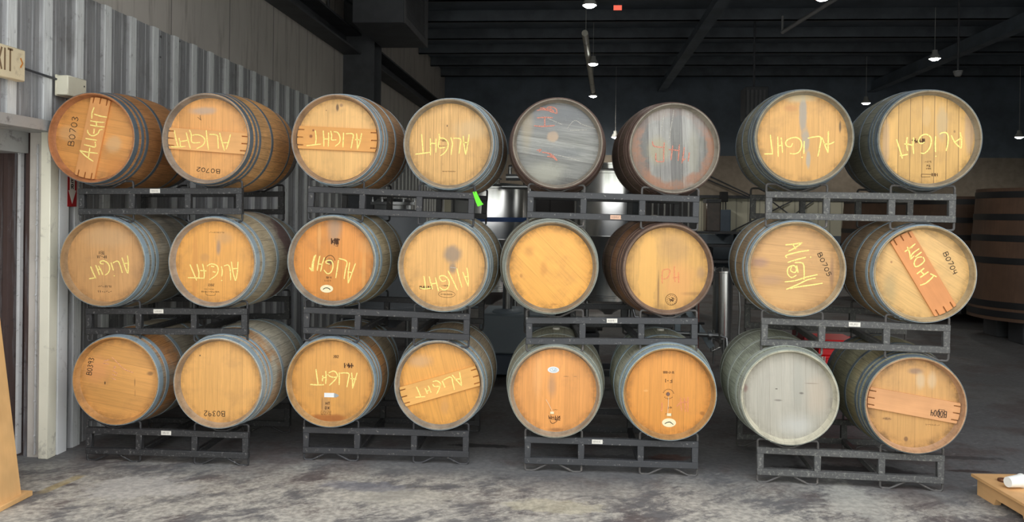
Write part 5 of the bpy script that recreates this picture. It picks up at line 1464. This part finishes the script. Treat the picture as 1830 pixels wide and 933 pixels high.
# grey machine on the floor behind the gap between second and third stack
M_GM = m_flat('blue_grey_machine_paint', srgb(142, 155, 163), 0.5, var=0.06, scale=2)
M_GMD = m_flat('dark_blue_grey_base', srgb(84, 97, 112), 0.5, var=0.08, scale=2)
t = thing('machine_housing', 'blue-grey machine cabinet with a low round lid, on the floor between second and third stacks', 'machine', (-0.5, 8.9, 0))
MB().bbox((-0.50, -0.40, 0.24), (0.28, 0.40, 0.66), 0.02).build('cabinet', M_GM, t)
MB().bbox((-0.52, -0.42, 0.03), (0.30, 0.42, 0.24), 0.01).build('base', M_GMD, t)
MB().lathe([(0.16, 0.655), (0.16, 0.67), (0.14, 0.69), (0.07, 0.70), (0.0, 0.70)], 'z', 32, (-0.22, -0.2, 0)).build('lid', M_GM, t)
MB().lathe([(0.05, 0.69), (0.05, 0.98), (0.065, 0.985), (0.065, 1.02), (0.0, 1.03)], 'z', 24, (-0.22, -0.2, 0)).build('column', M_SSD, t)
MB().bbox((-0.62, -0.3, 0.70), (-0.52, 0.1, 0.80), 0.01).bbox((-0.60, -0.25, 0.36), (-0.52, -0.05, 0.46), 0.01).build('side_box', M_GM, t)
for sx in (-0.45, 0.24):
    MB().lathe([(0.0, -0.02), (0.045, -0.02), (0.05, -0.012), (0.05, 0.012), (0.045, 0.02), (0.0, 0.02)], 'y', 20, (sx, -0.34, 0.05)).build('wheel', M_BLACK, t)

# transfer pump on a small skid, filter housing, pipe rack
t = thing('transfer_pump', 'steel pump and pipework on a dark skid, seen through the third stack', 'pump', (0.75, 8.5, 0))
MB().bbox((-0.84, -0.2, 0.08), (0.55, -0.14, 0.14), 0.005).bbox((-0.84, 0.2, 0.08), (0.55, 0.26, 0.14), 0.005).bbox((-0.84, -0.14, 0.09), (-0.78, 0.2, 0.13), 0.004).bbox((0.49, -0.14, 0.09), (0.55, 0.2, 0.13), 0.004).build('skid', M_BEAM, t)
for q in ((-0.81, -0.17), (-0.81, 0.23), (0.52, -0.17), (0.52, 0.23)):
    MB().lathe([(0.0, 0.0), (0.04, 0.0), (0.04, 0.015), (0.015, 0.03), (0.015, 0.09), (0.0, 0.09)], 'z', 14, (q[0], q[1], 0)).build('foot', M_SSD, t)
MB().bbox((-0.80, -0.12, 0.13), (-0.5, 0.18, 0.50), 0.01).build('pump_stand', M_BEAM, t)
MB().lathe([(0.0, -0.17), (0.07, -0.165), (0.085, -0.14), (0.085, 0.10), (0.06, 0.12), (0.06, 0.17), (0.0, 0.175)], 'x', 24, (-0.64, -0.05, 0.58)).build('motor', M_SSD, t)
mb = MB().tube([(-0.46, -0.05, 0.58), (-0.2, -0.05, 0.58), (0.2, -0.05, 0.52), (0.70, -0.05, 0.50)], 0.022, 12)
mb.lathe([(0.0, 0.0), (0.045, 0.0), (0.045, 0.03), (0.0, 0.03)], 'x', 16, (0.42, -0.05, 0.51)).lathe([(0.0, 0.0), (0.045, 0.0), (0.045, 0.03), (0.0, 0.03)], 'x', 16, (0.60, -0.05, 0.50))
mb.build('delivery_pipe', M_SSD, t)
MB().cyl((0.5, -0.05, 0.50), (0.5, -0.05, 0.62), 0.012, 8).cyl((0.44, -0.05, 0.62), (0.56, -0.05, 0.62), 0.012, 8).build('valve_handle', M_BLACK, t)
mb = MB()
mb.box((-0.03, -0.03, 0), (0.03, 0.03, 0.72), Matrix.Translation((0.66, 0.1, 0.36)) @ Matrix.Rotation(R(-34), 4, 'Y'))
mb.build('brace', M_GM, t)
MB().bbox((0.28, 0.08, 0.13), (0.34, 0.14, 1.0), 0.004).build('post', M_GM, t)
mb = MB().tube([(0.72, -0.05, 0.5), (0.78, -0.06, 0.48), (0.80, -0.06, 0.05), (0.84, -0.06, 0.02)], 0.016, 10)
mb.build('drain_pipe', M_SSD, t)
wires = MB().tube([(0.46, 0.05, 1.28), (0.50, 0.0, 1.05), (0.48, 0.0, 0.95)], 0.008, 6).tube([(0.42, 0.05, 1.25), (0.47, 0.0, 1.02), (0.5, 0.0, 0.92)], 0.008, 6).tube([(0.50, 0.03, 1.28), (0.51, 0.02, 0.9), (0.505, 0.0, 0.16)], 0.009, 6)
wires.tube([(0.34, 0.1, 0.98), (0.42, 0.05, 1.27), (0.50, 0.03, 1.28)], 0.008, 6)
wires.build('cables', m_flat('dull_red_cable', srgb(132, 84, 76), 0.5), t)

t = thing('filter_housing', 'slim upright stainless cylinder on legs between third and fourth stacks', 'filter housing', (1.69, 9.6, 0))
MB().lathe([(0.0, 0.20), (0.03, 0.20), (0.035, 0.24), (0.10, 0.30), (0.112, 0.305), (0.112, 1.06), (0.12, 1.065), (0.12, 1.085), (0.10, 1.09), (0.05, 1.12), (0.0, 1.125)], 'z', 40).build('shell', M_SS, t)
for k in range(3):
    a = R(30 + 120 * k)
    MB().cyl((0.095 * math.cos(a), 0.095 * math.sin(a), 0.0), (0.095 * math.cos(a), 0.095 * math.sin(a), 0.33), 0.012, 10).build('leg', M_SSD, t)
for k in range(6):
    a = R(15 + 60 * k)
    MB().cyl((0.105 * math.cos(a), 0.105 * math.sin(a), 1.08), (0.105 * math.cos(a), 0.105 * math.sin(a), 1.125), 0.008, 8).build('clamp_bolt', M_SSD, t)
MB().tube([(0.0, -0.02, 0.22), (0.0, -0.06, 0.16), (0.14, -0.02, 0.15), (0.185, 0, 0.2), (0.19, 0, 0.42), (0.20, 0, 0.62), (0.185, 0, 0.86), (0.16, 0, 1.0), (0.112, 0, 1.04)], 0.012, 10).build('hose', M_SSD, t)
MB().tube([(-0.02, -0.02, 0.20), (-0.12, -0.03, 0.16), (-0.13, -0.03, 0.40)], 0.014, 10).build('sample_pipe', M_SSD, t)

t = thing('pipe_stand', 'row of thin upright pipes behind the right barrel of the third stack', 'pipe stand', (1.58, 14.0, 0))
MB().bbox((-0.35, -0.15, 0), (0.35, 0.15, 0.04), 0.004).bbox((-0.35, -0.02, 2.20), (0.35, 0.02, 2.24), 0.004).build('frame', M_BEAM, t)
for k in range(7):
    MB().cyl((-0.30 + k * 0.1, 0, 0.03), (-0.30 + k * 0.1, 0, 2.21), 0.015, 8).build('pipe', M_SSD if k % 2 else M_ALU, t)

def cabinet(label, c, w, d, h_):  # added dark filler in cabinet shape, there to darken the background
    t = thing('dark_filler_block', label, 'cabinet', (c[0], c[1], 0))
    MB().bbox((-w / 2, -d / 2, 0.08), (w / 2, d / 2, h_), 0.012).build('body', M_DFILL, t)
    MB().bbox((-w / 2 + 0.03, -d / 2 + 0.03, 0), (w / 2 - 0.03, d / 2, 0.081), 0.004).build('plinth', M_BLACK, t)
    for sx in (-1, 1):
        x0_, x1_ = (-w / 2 + 0.015, -0.005) if sx < 0 else (0.005, w / 2 - 0.015)
        d_ = MB().bbox((x0_, -d / 2 - 0.02, 0.12), (x1_, -d / 2 + 0.001, h_ - 0.03), 0.006).build('door', M_DFILL, t)
        MB().bbox((sx * 0.04 - 0.01, -d / 2 - 0.04, h_ * .45), (sx * 0.04 + 0.01, -d / 2 - 0.019, h_ * .55), 0.004).build('handle', M_BLACK, d_)
M_DFILL = m_flat('dark_brown_black_enamel', srgb(44, 40, 40), 0.5, var=0.1, scale=2)
cabinet('added tall dark filler block standing between the two shiny tanks', (-0.42, 13.2), 0.86, 0.5, 2.30)
cabinet('added tall dark filler block behind the row of thin upright pipes', (1.62, 14.75), 0.95, 0.5, 2.28)

# red tool chest behind the fourth stack
M_REDT = m_flat('red_enamel', srgb(238, 30, 40), 0.3, var=0.08, scale=5)
t = thing('tool_chest', 'bright red wheeled tool chest behind the fourth stack', 'tool chest', (2.32, 7.6, 0))
MB().bbox((-0.17, -0.20, 0.10), (0.20, 0.22, 0.50), 0.01).build('cabinet', M_REDT, t)
for k in range(3):
    d_ = MB().bbox((-0.12, -0.212, 0.13 + k * 0.12), (0.18, -0.20, 0.235 + k * 0.12), 0.004).build('drawer', M_REDT, t)
    MB().bbox((-0.07, -0.224, 0.205 + k * 0.12), (0.13, -0.21, 0.218 + k * 0.12), 0.003).build('drawer_pull', M_SSD, d_)
MB().bbox((-0.155, -0.215, 0.12), (-0.14, -0.2, 0.49), 0.002).bbox((-0.132, -0.215, 0.12), (-0.124, -0.2, 0.49), 0.002).build('white_stripes', M_WHITE, t)
MB().bbox((-0.22, -0.22, 0.555), (0.17, 0.22, 0.635), 0.018).bbox((-0.18, -0.2, 0.50), (0.2, 0.22, 0.556), 0.004).build('lid', M_REDT, t)
MB().tube([(0.19, -0.19, 0.60), (0.25, -0.19, 0.60), (0.25, 0.19, 0.60), (0.19, 0.19, 0.60)], 0.016, 10).build('push_handle', M_REDT, t)
MB().bbox((-0.31, -0.2, 0.56), (-0.22, 0.2, 0.68), 0.008).build('side_tray', m_flat('dark_red_enamel', srgb(140, 22, 30), 0.4), t)
for sx in (-0.12, 0.15):
    for sy in (-0.14, 0.16):
        MB().lathe([(0.0, -0.015), (0.045, -0.015), (0.05, -0.008), (0.05, 0.008), (0.045, 0.015), (0.0, 0.015)], 'y', 18, (sx, sy, 0.05)).bbox((sx - 0.02, sy - 0.022, 0.045), (sx + 0.02, sy + 0.022, 0.105), 0.003).build('wheel', M_BLACK, t)

# ------------------------------------------------------------------ wooden vats at the right
M_VAT = m_wood('dark_vat_oak', srgb(84, 62, 49), srgb(110, 82, 62), 'z', 0.6, 0.6)
M_HOOPV = m_flat('black_vat_hoop', srgb(30, 30, 32), 0.5)
def vat(label, c, rb, rt_, z0, z1, gauge=None):
    t = thing('wooden_vat', label, 'vat', (c[0], c[1], 0), (0, 0, 0), 'upright wooden vats at the back right')
    n = 44
    prof = []
    for k in range(n):
        for da, dr in ((0.04, 0), (0.5, 0.004), (0.96, 0)):
            prof.append((2 * math.pi * (k + da) / n, dr))
    vs = []
    m_ = len(prof)
    for z, r in ((z0, rb), (z0 + (z1 - z0) * .5, (rb + rt_) / 2 + 0.012), (z1, rt_)):
        vs += [((r + d) * math.cos(a), (r + d) * math.sin(a), z) for a, d in prof]
    vs += [((rt_ - 0.05) * math.cos(a), (rt_ - 0.05) * math.sin(a), z1) for a, d in prof]
    vs += [((rt_ - 0.05) * math.cos(a), (rt_ - 0.05) * math.sin(a), z1 - 0.07) for a, d in prof]
    fs = []
    for q in range(4):
        for k in range(m_):
            j = (k + 1) % m_
            fs.append((q * m_ + k, q * m_ + j, (q + 1) * m_ + j, (q + 1) * m_ + k))
    fs.append(tuple(range(m_))[::-1])
    fs.append(tuple(4 * m_ + k for k in range(m_)))
    MB().add(vs, fs).build('staves', M_VAT, t, angle=60)
    for f_ in (0.05, 0.12, 0.45, 0.62, 0.78, 0.95):
        r = rb + (rt_ - rb) * f_ + 0.012 * (1 - abs(2 * f_ - 1)) + 0.004
        z = z0 + (z1 - z0) * f_
        MB().lathe([(r - 0.004, z - 0.045), (r + 0.006, z - 0.045), (r + 0.005, z + 0.045), (r - 0.005, z + 0.045)], 'z', 64, closed=True).build('hoop', M_HOOPV, t)
    for (bx, by) in ((-0.5, -0.3), (0.5, -0.3), (-0.5, 0.4), (0.5, 0.4)):
        MB().bbox((bx * rb - 0.09, by * rb - 0.2, 0), (bx * rb + 0.09, by * rb + 0.2, z0 + 0.001), 0.01).build('support_block', M_BEAM, t)
    if gauge:
        r = (rb + rt_) / 2 + 0.03
        for za, zb in gauge:
            a = R(247)
            MB().cyl((r * math.cos(a), r * math.sin(a), za), (r * math.cos(a), r * math.sin(a), zb), 0.013, 10).build('sight_glass', M_WHITE, t)
    return t
vat('large dark wooden vat with two short white sight glasses, at the right edge', (6.75, 12.3), 1.02, 0.92, 0.32, 2.16, ((1.12, 1.27), (1.33, 1.50)))
vat('dark wooden vat partly behind the one with sight glasses', (6.62, 15.0), 1.02, 0.92, 0.30, 2.10)
vat('farthest dark wooden vat, behind the fourth stack', (6.6, 17.8), 1.02, 0.92, 0.30, 2.16)

# ------------------------------------------------------------------ things along the back wall
t = thing('storage_rack', 'dark steel shelving along the cream back wall', 'shelving', (4.1, 21.3, 0))
for sx in (-1.7, 0, 1.7):
    for sy in (-0.35, 0.35):
        MB().bbox((sx - 0.03, sy - 0.03, 0), (sx + 0.03, sy + 0.03, 1.38), 0.004).build('post', M_BEAM, t)
for z in (0.15, 0.55, 0.95, 1.28):
    MB().bbox((-1.75, -0.4, z), (1.75, 0.4, z + 0.06), 0.004).build('shelf', M_BEAM, t)
M_CRATE = m_flat('dark_brown_wrapped_goods', srgb(62, 48, 42), 0.3, var=0.3, scale=9)
for k, (x, w, z, h_, nm_, lab) in enumerate(((3.45, 0.36, 1.34, 0.80, 'wrapped_crate', 'dark film-wrapped crate standing on the shelving, right of the rusty-ringed barrel'), (3.2, 0.5, 0.61, 0.3, 'storage_bin', 'dark bin on the second shelf of the shelving'), (4.5, 0.6, 1.01, 0.24, 'storage_bin', 'wide dark bin on the third shelf of the shelving'), (4.6, 0.6, 0.21, 0.3, 'storage_bin', 'dark bin on the lowest shelf of the shelving'))):
    t = thing(nm_, lab, 'crate' if k == 0 else 'bin', (x, 21.3, z + 0.0005), (0, 0, 0))
    MB().bbox((-w / 2, -0.25, 0), (w / 2, 0.25, h_), 0.02).build('body', M_CRATE if k == 0 else M_BLACK, t)
    MB().bbox((-w / 2 - 0.01, -0.26, h_ * .9), (w / 2 + 0.01, 0.26, h_ + 0.02), 0.01).build('lid', M_BEAM, t)
t = thing('breaker_box', 'dark grey breaker box on the cream back wall', 'breaker box', (3.84, 21.995, 1.24))
MB().bbox((-0.19, -0.14, 0), (0.19, 0, 0.66), 0.01).build('box', M_GMD, t)
MB().bbox((-0.17, -0.15, 0.02), (0.17, -0.138, 0.64), 0.006).build('door', M_GMD, t)
for dx in (-0.06, 0.0, 0.07):
    MB().cyl((dx, -0.06, 0.65), (dx, -0.06, 0.94), 0.014, 8).build('conduit', M_BEAM, t)
t = thing('junction_box', 'small black junction box on the dark rail above the breaker box', 'junction box', (3.84, 21.915, 2.10))
MB().bbox((-0.10, -0.14, 0), (0.10, 0, 0.27), 0.01).build('box', M_BLACK, t)
MB().bbox((-0.08, -0.15, 0.03), (0.08, -0.138, 0.24), 0.006).build('cover', M_BLACK, t)

# ------------------------------------------------------------------ tag on the rack, board and pallet in the foreground
q = RACKS[(1, 0)]
gt = thing('green_tag', 'bright green paper tag hanging from the end of the sloping rack', 'tag', (-0.665, 5.452, 1.848))
mb = MB()
pts = [(-0.030, 0.0), (-0.004, 0.004), (0.002, -0.012), (0.028, -0.062), (0.044, -0.082), (0.006, -0.098), (-0.010, -0.062)]
mb.prism(pts, 0.0, 0.002, 'xz')
mb.build('paper', m_flat('fluorescent_green_paper', srgb(104, 232, 40), 0.6, var=0.04), gt)
MB().tube([(-0.018, -0.002, -0.008), (-0.020, 0.004, 0.012), (-0.030, 0.012, 0.02)], 0.0018, 6).build('tie', M_INK, gt)

M_PLY = m_wood('pale_plywood', srgb(226, 178, 116), srgb(240, 196, 136), 'z', 0.6, 0.35)
M_PLYE = m_wood('raw_board_edge', srgb(220, 172, 112), srgb(236, 192, 132), 'z', 0.65, 0.6)
t = thing('display_stand', 'tall tapering plywood stand on a base board at the lower left edge', 'stand', (-3.42, 4.40, 0))
ta = [(-0.34, 0.028), (0.190, 0.028), (0.035, 1.15), (-0.24, 1.15)]
MB().prism([(p_[0], p_[1]) for p_ in ta], -0.14, 0.16, 'xz').build('tapered_body', M_PLY, t)
MB().bbox((-0.42, -0.19, 0.0), (0.235, 0.21, 0.030), 0.003).build('base_board', M_PLYE, t)
MB().prism([(0.190, 0.03), (0.205, 0.03), (0.050, 1.15), (0.035, 1.15)], -0.13, 0.15, 'xz').build('side_panel', M_PLYE, t)

M_PAL = m_wood('pallet_pine', srgb(206, 156, 100), srgb(226, 180, 124), 'y', 0.6, 0.6)
M_PALS = m_wood('pallet_pine_side', srgb(204, 158, 106), srgb(222, 178, 124), 'y', 0.6, 0.5)
t = thing('wooden_pallet', 'low pine pallet with notched sides at the lower right edge', 'pallet', (2.50, 5.31, 0.0003), (0, 0, R(4)))
MB().bbox((-0.03, -1.25, 0.108), (1.1, 0.0, 0.126), 0.002).build('deck', M_PAL, t)
for sx in (0.0, 0.5, 1.02):
    side = [(-1.22, 0.108), (-1.22, 0.0), (-0.98, 0.0), (-0.96, 0.04), (-0.70, 0.04), (-0.68, 0.0), (-0.50, 0.0), (-0.48, 0.04), (-0.22, 0.04), (-0.20, 0.0), (-0.02, 0.0), (-0.02, 0.108)]
    MB().prism(side, sx, sx + 0.04, 'yz').build('stringer', M_PALS, t)
t = thing('paper_cup', 'white paper cup lying on the pine pallet at the right edge', 'cup', (2.545, 5.02, 0.1268), (0, 0, R(20)))
M_CUP = m_flat('white_paper', srgb(236, 238, 232), 0.5, var=0.03)
MB().lathe([(0.0, 0.0), (0.030, 0.0), (0.031, 0.006), (0.0385, 0.100), (0.042, 0.101), (0.042, 0.106), (0.036, 0.106), (0.036, 0.10), (0.029, 0.01), (0.0, 0.01)], 'x', 32, (0.0, 0, 0.042)).build('cup_wall', M_CUP, t)
t = thing('tape_ring', 'brown ring lying on the pine pallet beside the white cup', 'ring', (2.60, 5.17, 0.1268))
MB().lathe([(0.030, 0.0), (0.036, 0.0), (0.036, 0.012), (0.030, 0.012)], 'z', 32, closed=True).build('ring', m_flat('brown_ring', srgb(92, 56, 34), 0.6), t)

fix_normals()
